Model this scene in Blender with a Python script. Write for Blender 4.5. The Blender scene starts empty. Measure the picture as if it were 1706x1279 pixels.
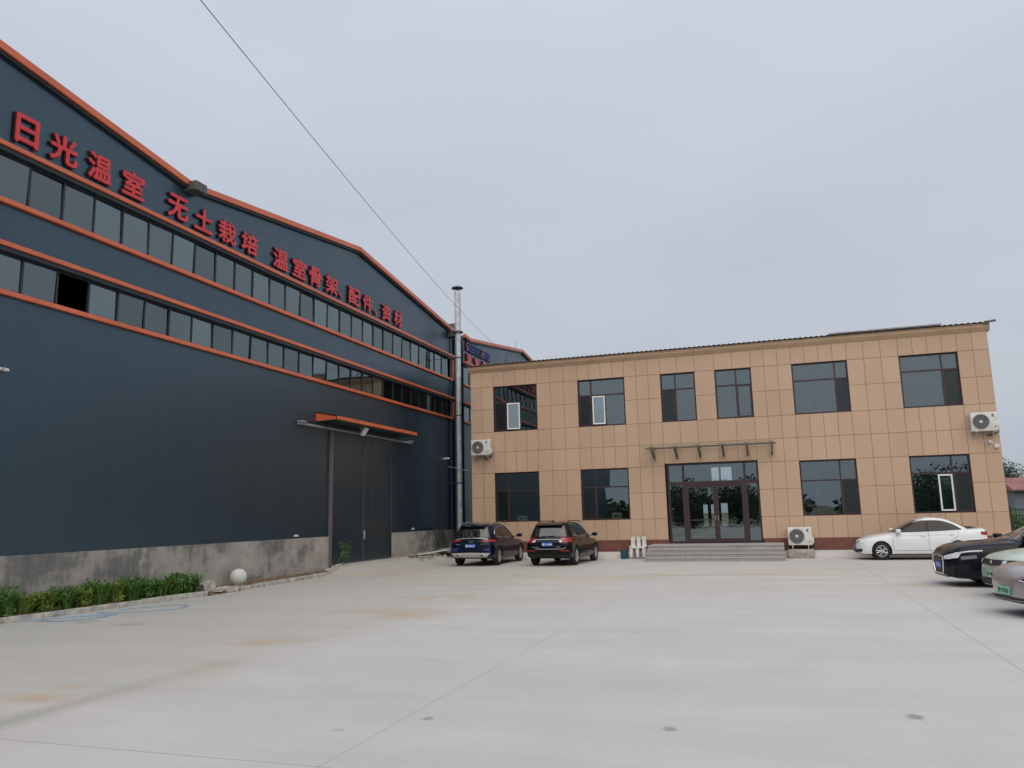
import bpy, bmesh, math, random
from mathutils import Vector, Matrix
from mathutils.bvhtree import BVHTree
R = math.radians
sc = bpy.context.scene
col = sc.collection
random.seed(7)

# ------------------------------------------------------------------ camera, sky, sun, exposure
PITCH, ROLL, YAW, FPX = 0.1660, -0.0232, -0.3160, 1310.7
fw = Vector((math.sin(YAW)*math.cos(PITCH), math.cos(YAW)*math.cos(PITCH), math.sin(PITCH)))
rt = Vector((math.cos(YAW), -math.sin(YAW), 0))
up = rt.cross(fw)
r2 = rt*math.cos(ROLL) + up*math.sin(ROLL)
u2 = -rt*math.sin(ROLL) + up*math.cos(ROLL)
cd = bpy.data.cameras.new('camera'); cam = bpy.data.objects.new('camera', cd); col.objects.link(cam)
cd.sensor_width = 36; cd.lens = 36*FPX/1706; cd.clip_start = .05; cd.clip_end = 2000
M = Matrix((r2, u2, -fw)).transposed().to_4x4(); M.translation = (15.75, 0, 1.94)
cam.matrix_world = M
sc.camera = cam

world = bpy.data.worlds.new('World'); sc.world = world; world.use_nodes = True
nt = world.node_tree; N = nt.nodes; Lk = nt.links; N.clear()
SUN_EL, SUN_AZ = R(52), R(160)          # azimuth from +Y towards +X
sky = N.new('ShaderNodeTexSky'); sky.sky_type = 'NISHITA'; sky.sun_disc = False
sky.sun_elevation = SUN_EL; sky.sun_rotation = SUN_AZ; sky.air_density = 1.6; sky.dust_density = 6; sky.ozone_density = 1
skm = N.new('ShaderNodeVectorMath'); skm.operation = 'SCALE'; skm.inputs['Scale'].default_value = 0.1
Lk.new(sky.outputs[0], skm.inputs[0])
tc = N.new('ShaderNodeTexCoord')
mp = N.new('ShaderNodeMapping'); mp.inputs['Scale'].default_value = (1, 1, 2.6); mp.inputs['Rotation'].default_value = (.1, .2, .6)
Lk.new(tc.outputs['Generated'], mp.inputs[0])
nz = N.new('ShaderNodeTexNoise'); nz.inputs['Scale'].default_value = 2.2; nz.inputs['Detail'].default_value = 4; nz.inputs['Roughness'].default_value = .45
Lk.new(mp.outputs[0], nz.inputs['Vector'])
cr = N.new('ShaderNodeValToRGB')
cr.color_ramp.elements[0].position = .32; cr.color_ramp.elements[0].color = (.525, .568, .662, 1)
cr.color_ramp.elements[1].position = .70; cr.color_ramp.elements[1].color = (.588, .628, .704, 1)
Lk.new(nz.outputs['Fac'], cr.inputs[0])
sx = N.new('ShaderNodeSeparateXYZ'); Lk.new(tc.outputs['Generated'], sx.inputs[0])
gr = N.new('ShaderNodeMapRange'); gr.inputs['From Min'].default_value = 0; gr.inputs['From Max'].default_value = .75
gr.inputs['To Min'].default_value = .86; gr.inputs['To Max'].default_value = 1.14
Lk.new(sx.outputs['Z'], gr.inputs['Value'])
ov = N.new('ShaderNodeVectorMath'); ov.operation = 'SCALE'
Lk.new(cr.outputs[0], ov.inputs[0]); Lk.new(gr.outputs[0], ov.inputs['Scale'])
mx = N.new('ShaderNodeMix'); mx.data_type = 'RGBA'; mx.inputs['Factor'].default_value = .9
Lk.new(skm.outputs[0], mx.inputs[6]); Lk.new(ov.outputs[0], mx.inputs[7])
bg = N.new('ShaderNodeBackground'); bg.inputs['Strength'].default_value = 1.0
Lk.new(mx.outputs[2], bg.inputs['Color'])
wo = N.new('ShaderNodeOutputWorld'); Lk.new(bg.outputs[0], wo.inputs[0])

sl = bpy.data.lights.new('sun', 'SUN'); sl.energy = 1.5; sl.angle = R(75); sl.color = (1, .90, .78)
so = bpy.data.objects.new('sun', sl); col.objects.link(so)
sd = Vector((math.sin(SUN_AZ)*math.cos(SUN_EL), math.cos(SUN_AZ)*math.cos(SUN_EL), math.sin(SUN_EL)))
so.rotation_euler = sd.to_track_quat('Z', 'Y').to_euler(); so.location = (20, -20, 40)
sc.view_settings.view_transform = 'Standard'; sc.view_settings.look = 'None'
sc.view_settings.exposure = 0.08; sc.view_settings.gamma = 1
sc.cycles.use_denoising = True
sc.cycles.max_bounces = 8

# ------------------------------------------------------------------ materials
def newmat(name):
    m = bpy.data.materials.new(name); m.use_nodes = True
    t = m.node_tree; t.nodes.clear()
    o = t.nodes.new('ShaderNodeOutputMaterial'); b = t.nodes.new('ShaderNodeBsdfPrincipled')
    t.links.new(b.outputs[0], o.inputs[0])
    return m, t, b, o
def coords(t, scale=(1, 1, 1)):
    c = t.nodes.new('ShaderNodeTexCoord'); mpg = t.nodes.new('ShaderNodeMapping'); mpg.inputs['Scale'].default_value = scale
    t.links.new(c.outputs['Object'], mpg.inputs[0]); return mpg.outputs[0]
def noise(t, vec, scale, detail=3, rough=.5):
    n = t.nodes.new('ShaderNodeTexNoise'); n.inputs['Scale'].default_value = scale; n.inputs['Detail'].default_value = detail
    n.inputs['Roughness'].default_value = rough; t.links.new(vec, n.inputs['Vector']); return n.outputs['Fac']
def ramp(t, f, stops):
    r = t.nodes.new('ShaderNodeValToRGB'); e = r.color_ramp.elements
    while len(e) < len(stops): e.new(.5)
    for k, (p, c) in zip(e, stops): k.position = p; k.color = (*c, 1) if len(c) == 3 else c
    t.links.new(f, r.inputs[0]); return r.outputs[0]
def mixc(t, f, a, b, mode='MIX'):
    m = t.nodes.new('ShaderNodeMix'); m.data_type = 'RGBA'; m.blend_type = mode
    for s, v in ((m.inputs[0], f), (m.inputs[6], a), (m.inputs[7], b)):
        if hasattr(v, 'is_linked'): t.links.new(v, s)
        elif isinstance(v, (int, float)): s.default_value = v
        else: s.default_value = (*v, 1)
    return m.outputs[2]
def math_(t, op, a, b=None, c=None, clamp=False):
    m = t.nodes.new('ShaderNodeMath'); m.operation = op; m.use_clamp = clamp
    for s, v in zip(m.inputs, (a, b, c)):
        if v is None: continue
        if hasattr(v, 'is_linked'): t.links.new(v, s)
        else: s.default_value = v
    return m.outputs[0]
def bump(t, b, h, strength=.2, dist=.02):
    n = t.nodes.new('ShaderNodeBump'); n.inputs['Strength'].default_value = strength; n.inputs['Distance'].default_value = dist
    t.links.new(h, n.inputs['Height']); t.links.new(n.outputs[0], b.inputs['Normal'])
def scl(c, k): return tuple(x*k for x in c)
def mat(name, c, rough=.6, metal=0, var=.12, vs=3., coat=0, bmp=0, bs=40, spec=.5):
    m, t, b, o = newmat(name)
    v = coords(t); f = noise(t, v, vs, 4)
    t.links.new(ramp(t, f, [(.3, scl(c, 1-var)), (.7, scl(c, 1+var))]), b.inputs['Base Color'])
    b.inputs['Roughness'].default_value = rough; b.inputs['Metallic'].default_value = metal
    b.inputs['Coat Weight'].default_value = coat; b.inputs['Coat Roughness'].default_value = .05; b.inputs['Coat IOR'].default_value = 1.38
    b.inputs['Specular IOR Level'].default_value = spec
    if bmp: bump(t, b, noise(t, v, bs, 4), bmp)
    return m
def emit_mat(name, c, s):
    m, t, b, o = newmat(name); b.inputs['Base Color'].default_value = (*c, 1)
    b.inputs['Emission Color'].default_value = (*c, 1); b.inputs['Emission Strength'].default_value = s; return m
def glass(name, tint, refl=.14, rough=.012, wav=.0, fk=.8):
    m = bpy.data.materials.new(name); m.use_nodes = True; t = m.node_tree; t.nodes.clear()
    o = t.nodes.new('ShaderNodeOutputMaterial'); tr = t.nodes.new('ShaderNodeBsdfTransparent'); tr.inputs[0].default_value = (*tint, 1)
    g = t.nodes.new('ShaderNodeBsdfGlossy'); g.inputs['Roughness'].default_value = rough; g.inputs['Color'].default_value = (.82, .97, 1, 1)
    fr = t.nodes.new('ShaderNodeFresnel'); fr.inputs['IOR'].default_value = 1.5
    f = math_(t, 'MULTIPLY_ADD', fr.outputs[0], fk, refl, True)
    mxs = t.nodes.new('ShaderNodeMixShader'); t.links.new(f, mxs.inputs[0]); t.links.new(tr.outputs[0], mxs.inputs[1]); t.links.new(g.outputs[0], mxs.inputs[2])
    if wav:
        v = coords(t); n = t.nodes.new('ShaderNodeBump'); n.inputs['Strength'].default_value = wav; n.inputs['Distance'].default_value = .05
        t.links.new(noise(t, v, .9, 2), n.inputs['Height']); t.links.new(n.outputs[0], g.inputs['Normal'])
    t.links.new(mxs.outputs[0], o.inputs[0]); return m

def concrete_yard():
    m, t, b, o = newmat('yard_concrete')
    v = coords(t); s = t.nodes.new('ShaderNodeSeparateXYZ'); t.links.new(v, s.inputs[0]); X, Y = s.outputs[0], s.outputs[1]
    big = noise(t, v, .12, 4, .55); mid = noise(t, v, .9, 5, .6); fine = noise(t, v, 22, 5, .65)
    st = noise(t, coords(t, (.25, 1.6, 1)), .5, 4, .6)
    c = ramp(t, big, [(.3, (.505, .490, .476)), (.7, (.570, .556, .546))])
    c = mixc(t, .55, c, ramp(t, mid, [(.30, (.475, .460, .447)), (.70, (.59, .575, .564))]))
    c = mixc(t, .30, c, ramp(t, st, [(.3, (.36, .35, .34)), (.7, (.6, .59, .585))]))
    # older, greener slab along the factory
    wob = math_(t, 'MULTIPLY_ADD', noise(t, v, .6, 3), 1.0, -.5)
    xe = math_(t, 'ADD', X, wob)
    left = t.nodes.new('ShaderNodeMapRange'); left.inputs[1].default_value = 9.4; left.inputs[2].default_value = 7.6
    t.links.new(xe, left.inputs[0])
    c = mixc(t, math_(t, 'MULTIPLY', left.outputs[0], .85), c, mixc(t, 1., c, (.86, .865, .81), 'MULTIPLY'))
    # edge of that slab: dark seam, strongest near the gate
    d = math_(t, 'ABSOLUTE', math_(t, 'SUBTRACT', X, 8.2))
    seam = t.nodes.new('ShaderNodeMapRange'); seam.inputs[1].default_value = .34; seam.inputs[2].default_value = .04
    t.links.new(d, seam.inputs[0])
    far = t.nodes.new('ShaderNodeMapRange'); far.inputs[1].default_value = 10.5; far.inputs[2].default_value = 6.3; far.inputs[3].default_value = .05; far.inputs[4].default_value = .55
    t.links.new(Y, far.inputs[0])
    c = mixc(t, math_(t, 'MULTIPLY', seam.outputs[0], far.outputs[0]), c, (.25, .245, .22))
    # rust and mud washed along the seam and in front of the office
    rn = noise(t, coords(t, (1, .55, 1)), .55, 4, .6)
    band = t.nodes.new('ShaderNodeMapRange'); band.inputs[1].default_value = 1.5; band.inputs[2].default_value = .1
    t.links.new(math_(t, 'ABSOLUTE', math_(t, 'SUBTRACT', X, 7.75)), band.inputs[0])
    rf = ramp(t, rn, [(.55, (0, 0, 0)), (.72, (1, 1, 1))])
    c = mixc(t, math_(t, 'MULTIPLY', math_(t, 'MULTIPLY', rf, band.outputs[0]), .95), c, (.44, .32, .19))
    b2 = t.nodes.new('ShaderNodeMapRange'); b2.inputs[1].default_value = 8; b2.inputs[2].default_value = 0.5
    t.links.new(math_(t, 'ABSOLUTE', math_(t, 'SUBTRACT', Y, 25.5)), b2.inputs[0])
    c = mixc(t, math_(t, 'MULTIPLY', math_(t, 'MULTIPLY', ramp(t, noise(t, coords(t, (.45, 1.6, 1)), .5, 3), [(.42, (0, 0, 0)), (.66, (1, 1, 1))]), b2.outputs[0]), .75), c, (.47, .395, .28))
    # saw cut joints
    jn = math_(t, 'MULTIPLY_ADD', noise(t, v, 1.3, 3), .03, -.015)
    def joint(axis, pos, w, k):
        nonlocal c
        dd = math_(t, 'ABSOLUTE', math_(t, 'SUBTRACT', math_(t, 'ADD', axis, jn), pos))
        f = t.nodes.new('ShaderNodeMapRange'); f.inputs[1].default_value = w; f.inputs[2].default_value = w*.35; t.links.new(dd, f.inputs[0])
        c = mixc(t, math_(t, 'MULTIPLY', f.outputs[0], math_(t, 'MULTIPLY_ADD', mid, .8, k)), c, (.2, .19, .18))
    joint(X, 12.13, .012, .05); joint(X, 18.37, .016, .12); joint(X, 24.6, .012, .1); joint(Y, 5.86, .011, .25)
    joint(Y, 12.0, .008, -.2); joint(Y, 18.1, .010, -.2); joint(Y, 24.3, .012, -.2); joint(X, 4.0, .012, -.1)
    # oil spots and small dark patches
    for (px, py, rx, ry, k) in ((16.84, 8.54, .10, .12, .75), (14.69, 7.61, .085, .09, .65), (12.37, 7.47, .075, .085, .6), (11.71, 6.87, .07, .07, .3),
                                (15.8, 10.5, .5, .5, .07), (10.6, 8.6, .35, .4, .07), (13.9, 13.5, 1.1, .9, .05), (17.5, 12.5, .9, .8, .05), (3.5, 12.9, .35, .3, .3), (2.2, 13.1, .2, .3, .3), (20.5, 18.5, 1.2, 1.0, .2)):
        ax = math_(t, 'DIVIDE', math_(t, 'SUBTRACT', X, px), rx); ay = math_(t, 'DIVIDE', math_(t, 'SUBTRACT', Y, py), ry)
        rr = math_(t, 'SQRT', math_(t, 'ADD', math_(t, 'MULTIPLY', ax, ax), math_(t, 'MULTIPLY', ay, ay)))
        rr = math_(t, 'ADD', rr, math_(t, 'MULTIPLY_ADD', noise(t, v, 7, 3), 1.2, -.6))
        f = t.nodes.new('ShaderNodeMapRange'); f.inputs[1].default_value = 1.05; f.inputs[2].default_value = .5; t.links.new(rr, f.inputs[0])
        c = mixc(t, math_(t, 'MULTIPLY', f.outputs[0], k), c, (.16, .15, .14))
    for (px, py, rx, ry, k) in ((7.55, 7.3, .55, .28, .75), (7.35, 7.9, .3, .2, .45), (7.57, 11.37, .36, .42, .8), (8.0, 11.6, .5, .5, .35), (8.5, 15.0, .9, .9, .6), (7.6, 15.6, 1.6, .8, .3), (9.9, 18.5, 1.6, 1.3, .22), (19.2, 22.2, 1.0, .7, .4), (6.9, 9.2, .25, .3, .35)):
        ax = math_(t, 'DIVIDE', math_(t, 'SUBTRACT', X, px), rx); ay = math_(t, 'DIVIDE', math_(t, 'SUBTRACT', Y, py), ry)
        rr = math_(t, 'SQRT', math_(t, 'ADD', math_(t, 'MULTIPLY', ax, ax), math_(t, 'MULTIPLY', ay, ay)))
        rr = math_(t, 'ADD', rr, math_(t, 'MULTIPLY_ADD', noise(t, v, 2.6, 4), 1.5, -.75))
        f = t.nodes.new('ShaderNodeMapRange'); f.inputs[1].default_value = 1.25; f.inputs[2].default_value = .1; t.links.new(rr, f.inputs[0])
        c = mixc(t, math_(t, 'MULTIPLY', f.outputs[0], k), c, (.45, .33, .20))
    c = mixc(t, .15, c, ramp(t, fine, [(.3, (.33, .32, .31)), (.7, (.62, .61, .6))]))
    t.links.new(c, b.inputs['Base Color']); b.inputs['Roughness'].default_value = .8; b.inputs['Specular IOR Level'].default_value = .25
    bump(t, b, math_(t, 'ADD', fine, mid), .12, .01)
    return m

def cladding(name, c, axis_scale):
    # ribbed painted sheet: fine vertical ribs and panel seams by bump, faint streaks of dust
    m, t, b, o = newmat(name)
    v = coords(t); s = t.nodes.new('ShaderNodeSeparateXYZ'); t.links.new(v, s.inputs[0])
    Y = s.outputs[1]
    col_ = ramp(t, noise(t, coords(t, (1, 1.3, .12)), 1.1, 4, .6), [(.3, scl(c, .86)), (.7, scl(c, 1.14))])
    pan = math_(t, 'FRACT', math_(t, 'MULTIPLY', Y, 1/.92))
    seam = math_(t, 'LESS_THAN', math_(t, 'ABSOLUTE', math_(t, 'SUBTRACT', pan, .5)), .012)
    idn = t.nodes.new('ShaderNodeTexWhiteNoise'); idn.noise_dimensions = '1D'
    t.links.new(math_(t, 'FLOOR', math_(t, 'MULTIPLY_ADD', Y, 1/.92, .5)), idn.inputs['W'])
    col_ = mixc(t, math_(t, 'MULTIPLY', idn.outputs[0], .14), col_, scl(c, .8))
    col_ = mixc(t, math_(t, 'MULTIPLY', seam, .55), col_, scl(c, .35))
    t.links.new(col_, b.inputs['Base Color'])
    rib = math_(t, 'SINE', math_(t, 'MULTIPLY', Y, 2*math.pi/.115))
    h = math_(t, 'MULTIPLY', math_(t, 'MAXIMUM', rib, .55), 1)
    h = math_(t, 'SUBTRACT', h, math_(t, 'MULTIPLY', seam, 1.2))
    bump(t, b, h, .42, .007)
    t.links.new(math_(t, 'MULTIPLY_ADD', noise(t, v, .7, 3), .16, .26), b.inputs['Roughness'])
    b.inputs['Specular IOR Level'].default_value = 1.0; b.inputs['Specular Tint'].default_value = (.62, .84, .98, 1); b.inputs['IOR'].default_value = 1.62
    return m

def stained_concrete(name, c):
    m, t, b, o = newmat(name)
    v = coords(t)
    a = noise(t, coords(t, (1, .55, .75)), 1.0, 7, .62); a2 = noise(t, coords(t, (1, .35, .5)), .55, 3, .5)
    d = noise(t, coords(t, (1, 4.5, .5)), 1.2, 5, .65); f = noise(t, v, 26, 4, .6)
    mask = math_(t, 'ADD', math_(t, 'MULTIPLY', a, .6), math_(t, 'ADD', math_(t, 'MULTIPLY', a2, .35), math_(t, 'MULTIPLY', d, .18)))
    dark = (.095, .094, .096)
    k = ramp(t, mask, [(.44, dark), (.53, (.17, .165, .16)), (.575, scl(c, .9)), (.70, scl(c, 1.3))])
    k = mixc(t, .16, k, ramp(t, f, [(.3, scl(c, .4)), (.7, scl(c, 1.3))]))
    k = mixc(t, math_(t, 'MULTIPLY', ramp(t, noise(t, coords(t, (1, 1.2, .7)), 2.3, 3), [(.63, (0, 0, 0)), (.68, (1, 1, 1))]), .4), k, scl(c, 1.5))
    t.links.new(k, b.inputs['Base Color']); b.inputs['Roughness'].default_value = .9; bump(t, b, math_(t, 'ADD', f, a), .4, .02)
    return m

def panel_mat(name, c):
    m, t, b, o = newmat(name)
    v = coords(t)
    g = t.nodes.new('ShaderNodeNewGeometry')
    rnd = t.nodes.new('ShaderNodeObjectInfo')
    isl = g.outputs['Random Per Island']
    k = ramp(t, isl, [(0, (c[0]*.91, c[1]*.92, c[2]*.90)), (.35, (c[0]*1.0, c[1]*.97, c[2]*.98)), (.65, c), (1, (c[0]*1.04, c[1]*1.07, c[2]*1.05))])
    k = mixc(t, .3, k, ramp(t, noise(t, coords(t, (1, 1, .35)), .8, 4), [(.3, scl(c, .82)), (.7, scl(c, 1.12))]))
    s = t.nodes.new('ShaderNodeSeparateXYZ'); t.links.new(v, s.inputs[0])
    w = math_(t, 'SINE', math_(t, 'MULTIPLY', s.outputs[0], 2*math.pi/.045))
    w2 = math_(t, 'SINE', math_(t, 'MULTIPLY', s.outputs[2], 2*math.pi/.06))
    sel = math_(t, 'GREATER_THAN', isl, .72)
    hh = math_(t, 'ADD', math_(t, 'MULTIPLY', w, math_(t, 'SUBTRACT', 1, sel)), math_(t, 'MULTIPLY', w2, sel))
    k = mixc(t, math_(t, 'MULTIPLY', math_(t, 'GREATER_THAN', hh, .6), .10), k, scl(c, .6))
    t.links.new(k, b.inputs['Base Color']); b.inputs['Roughness'].default_value = .62
    bump(t, b, hh, .12, .004)
    return m

def foliage(name, c1, c2):
    m, t, b, o = newmat(name)
    g = t.nodes.new('ShaderNodeNewGeometry')
    k = ramp(t, g.outputs['Random Per Island'], [(0, c1), (.6, c2), (1, scl(c2, 1.5))])
    t.links.new(k, b.inputs['Base Color']); b.inputs['Roughness'].default_value = .6
    tr = t.nodes.new('ShaderNodeBsdfTranslucent'); t.links.new(k, tr.inputs[0])
    ms = t.nodes.new('ShaderNodeMixShader'); ms.inputs[0].default_value = .3
    t.links.new(b.outputs[0], ms.inputs[1]); t.links.new(tr.outputs[0], ms.inputs[2]); t.links.new(ms.outputs[0], o.inputs[0])
    return m

MT = dict(
    yard=concrete_yard(),
    soil=mat('soil', (.17, .115, .07), .95, var=.5, vs=6, bmp=.8, bs=18),
    field=mat('field_ground', (.14, .14, .08), .95, var=.4, vs=.3, bmp=.5, bs=6),
    kerb=mat('kerb_concrete', (.42, .40, .36), .9, var=.35, vs=5, bmp=.5, bs=30),
    clad=cladding('blue_grey_cladding', (.0075, .021, .034), 1),
    door=cladding('door_cladding', (.0055, .016, .027), 1),
    base=stained_concrete('stained_base_concrete', (.36, .335, .30)),
    orange=mat('orange_trim', (.62, .13, .042), .33, var=.12, vs=1.2, spec=.7),
    roof=mat('grey_roof_sheet', (.18, .19, .2), .5, var=.15),
    darkframe=mat('dark_frame', (.018, .028, .036), .45),
    gap=mat('black_gap', (.01, .01, .012), .8),
    red=mat('red_letter_face', (.64, .04, .045), .38, var=.1, vs=6),
    reds=mat('red_letter_side', (.10, .006, .012), .5),
    blue=mat('blue_letter', (.01, .035, .16), .4),
    panel=panel_mat('tan_wall_panel', (.545, .380, .262)),
    joint=mat('brown_joint', (.27, .155, .10), .8),
    cornice=mat('tan_cornice', (.50, .35, .22), .6, var=.08, vs=2),
    plinth=mat('red_brown_plinth', (.155, .06, .042), .7, var=.2, vs=2.5, bmp=.2),
    brown=mat('brown_window_frame', (.045, .024, .026), .4),
    white=mat('white_paint', (.78, .79, .78), .4, var=.04),
    offwhite=mat('off_white', (.66, .66, .62), .5, var=.12, vs=8),
    steel=mat('galvanised_steel', (.55, .58, .60), .42, metal=.25, var=.2, vs=4, bmp=.05),
    dsteel=mat('dark_steel', (.11, .115, .11), .5, metal=.4, var=.25, vs=9),
    chrome=mat('chrome', (.75, .76, .78), .12, metal=1, var=.03),
    tile=mat('grey_step_tile', (.33, .315, .315), .5, var=.1, vs=3, bmp=.08),
    interior=mat('dull_interior', (.11, .115, .115), .9, var=.2, vs=1),
    black=mat('black_plastic', (.012, .012, .013), .55, var=.2),
    rubber=mat('tyre_rubber', (.018, .018, .018), .85, var=.25, vs=14, bmp=.2),
    alloy=mat('alloy_wheel', (.55, .56, .57), .32, metal=.8, var=.08),
    fan=mat('fan_grille_grey', (.24, .25, .25), .6, var=.2, vs=18),
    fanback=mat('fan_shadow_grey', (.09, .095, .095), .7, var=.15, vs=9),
    curtain=mat('curtain', (.6, .6, .58), .8, var=.2, vs=6),
    darkcurtain=mat('dark_curtain', (.05, .055, .06), .8, var=.2, vs=6),
    trunk=mat('bark', (.10, .075, .055), .9, var=.3, vs=8, bmp=.6),
    bush=foliage('bush_leaves', (.032, .09, .020), (.105, .225, .045)),
    bushy=foliage('bush_leaves_yellow', (.06, .12, .02), (.20, .27, .05)),
    tree=foliage('tree_leaves', (.025, .05, .03), (.06, .10, .055)),
    fartree=foliage('far_tree_leaves', (.04, .065, .06), (.075, .11, .095)),  # distance haze put into the leaf colour: greyer and bluer
    grass=foliage('dry_grass', (.10, .10, .035), (.20, .18, .07)),
    redroof=mat('red_roof_tiles', (.27, .115, .105), .7, var=.25, vs=1.2, bmp=.4, bs=8),
    rubble=mat('rubble', (.35, .31, .27), .95, var=.4, vs=8, bmp=.6),
    teal=mat('teal_plastic', (.015, .10, .14), .45, var=.1),
    hose=mat('blue_hose', (.30, .42, .50), .5, var=.2, vs=20),
    iron=mat('black_iron', (.015, .018, .018), .5),
    glass=glass('office_glass', (.50, .58, .58), .20, .01, .04),
    fglass=glass('factory_glass', (.26, .34, .34), .15, .02, .03),
    fglass3=glass('factory_glass_dusty', (.30, .36, .35), .18, .05, .05), fglass4=glass('factory_glass_dark', (.22, .30, .30), .125, .015, .04),
    fglass2=glass('factory_glass_pale', (.26, .34, .34), .20, .06, .02),
    cglass=glass('car_glass', (.16, .17, .17), .07, .01),
    canglass=glass('canopy_glass', (.94, .96, .955), .0, .02, 0, .12),
    lens=mat('clear_lens', (.75, .78, .8), .1, var=.05, coat=1),
    redlens=mat('red_lens', (.30, .010, .012), .15, var=.15, vs=9, coat=1),
    lamp=emit_mat('lit_lamp', (1, .97, .9), 2.0),
    plate_blue=mat('blue_number_plate', (.02, .11, .46), .4, var=.05),
    plate_green=mat('green_number_plate', (.25, .62, .38), .4, var=.1),
    platetext=mat('plate_white', (.85, .87, .9), .5, var=.02),
    pblue=mat('deep_blue_car_paint', (.002, .007, .024), .3, coat=.75, var=.08, spec=.05),
    pblack=mat('black_car_paint', (.003, .005, .006), .3, coat=.7, var=.1, spec=.05),
    pwhite=mat('white_car_paint', (.72, .74, .75), .35, coat=.8, var=.03),
    pnavy=mat('blue_black_car_paint', (.006, .007, .014), .3, coat=.7, var=.1, spec=.05),
    pmint=mat('pale_green_car_paint', (.50, .58, .52), .35, coat=.9, var=.03),
    psilver=mat('warm_silver_car_paint', (.40, .375, .385), .3, metal=.45, coat=1, var=.05),
    dullsilver=mat('silver_plastic', (.48, .48, .46), .45, metal=.3, var=.08),
)

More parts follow.
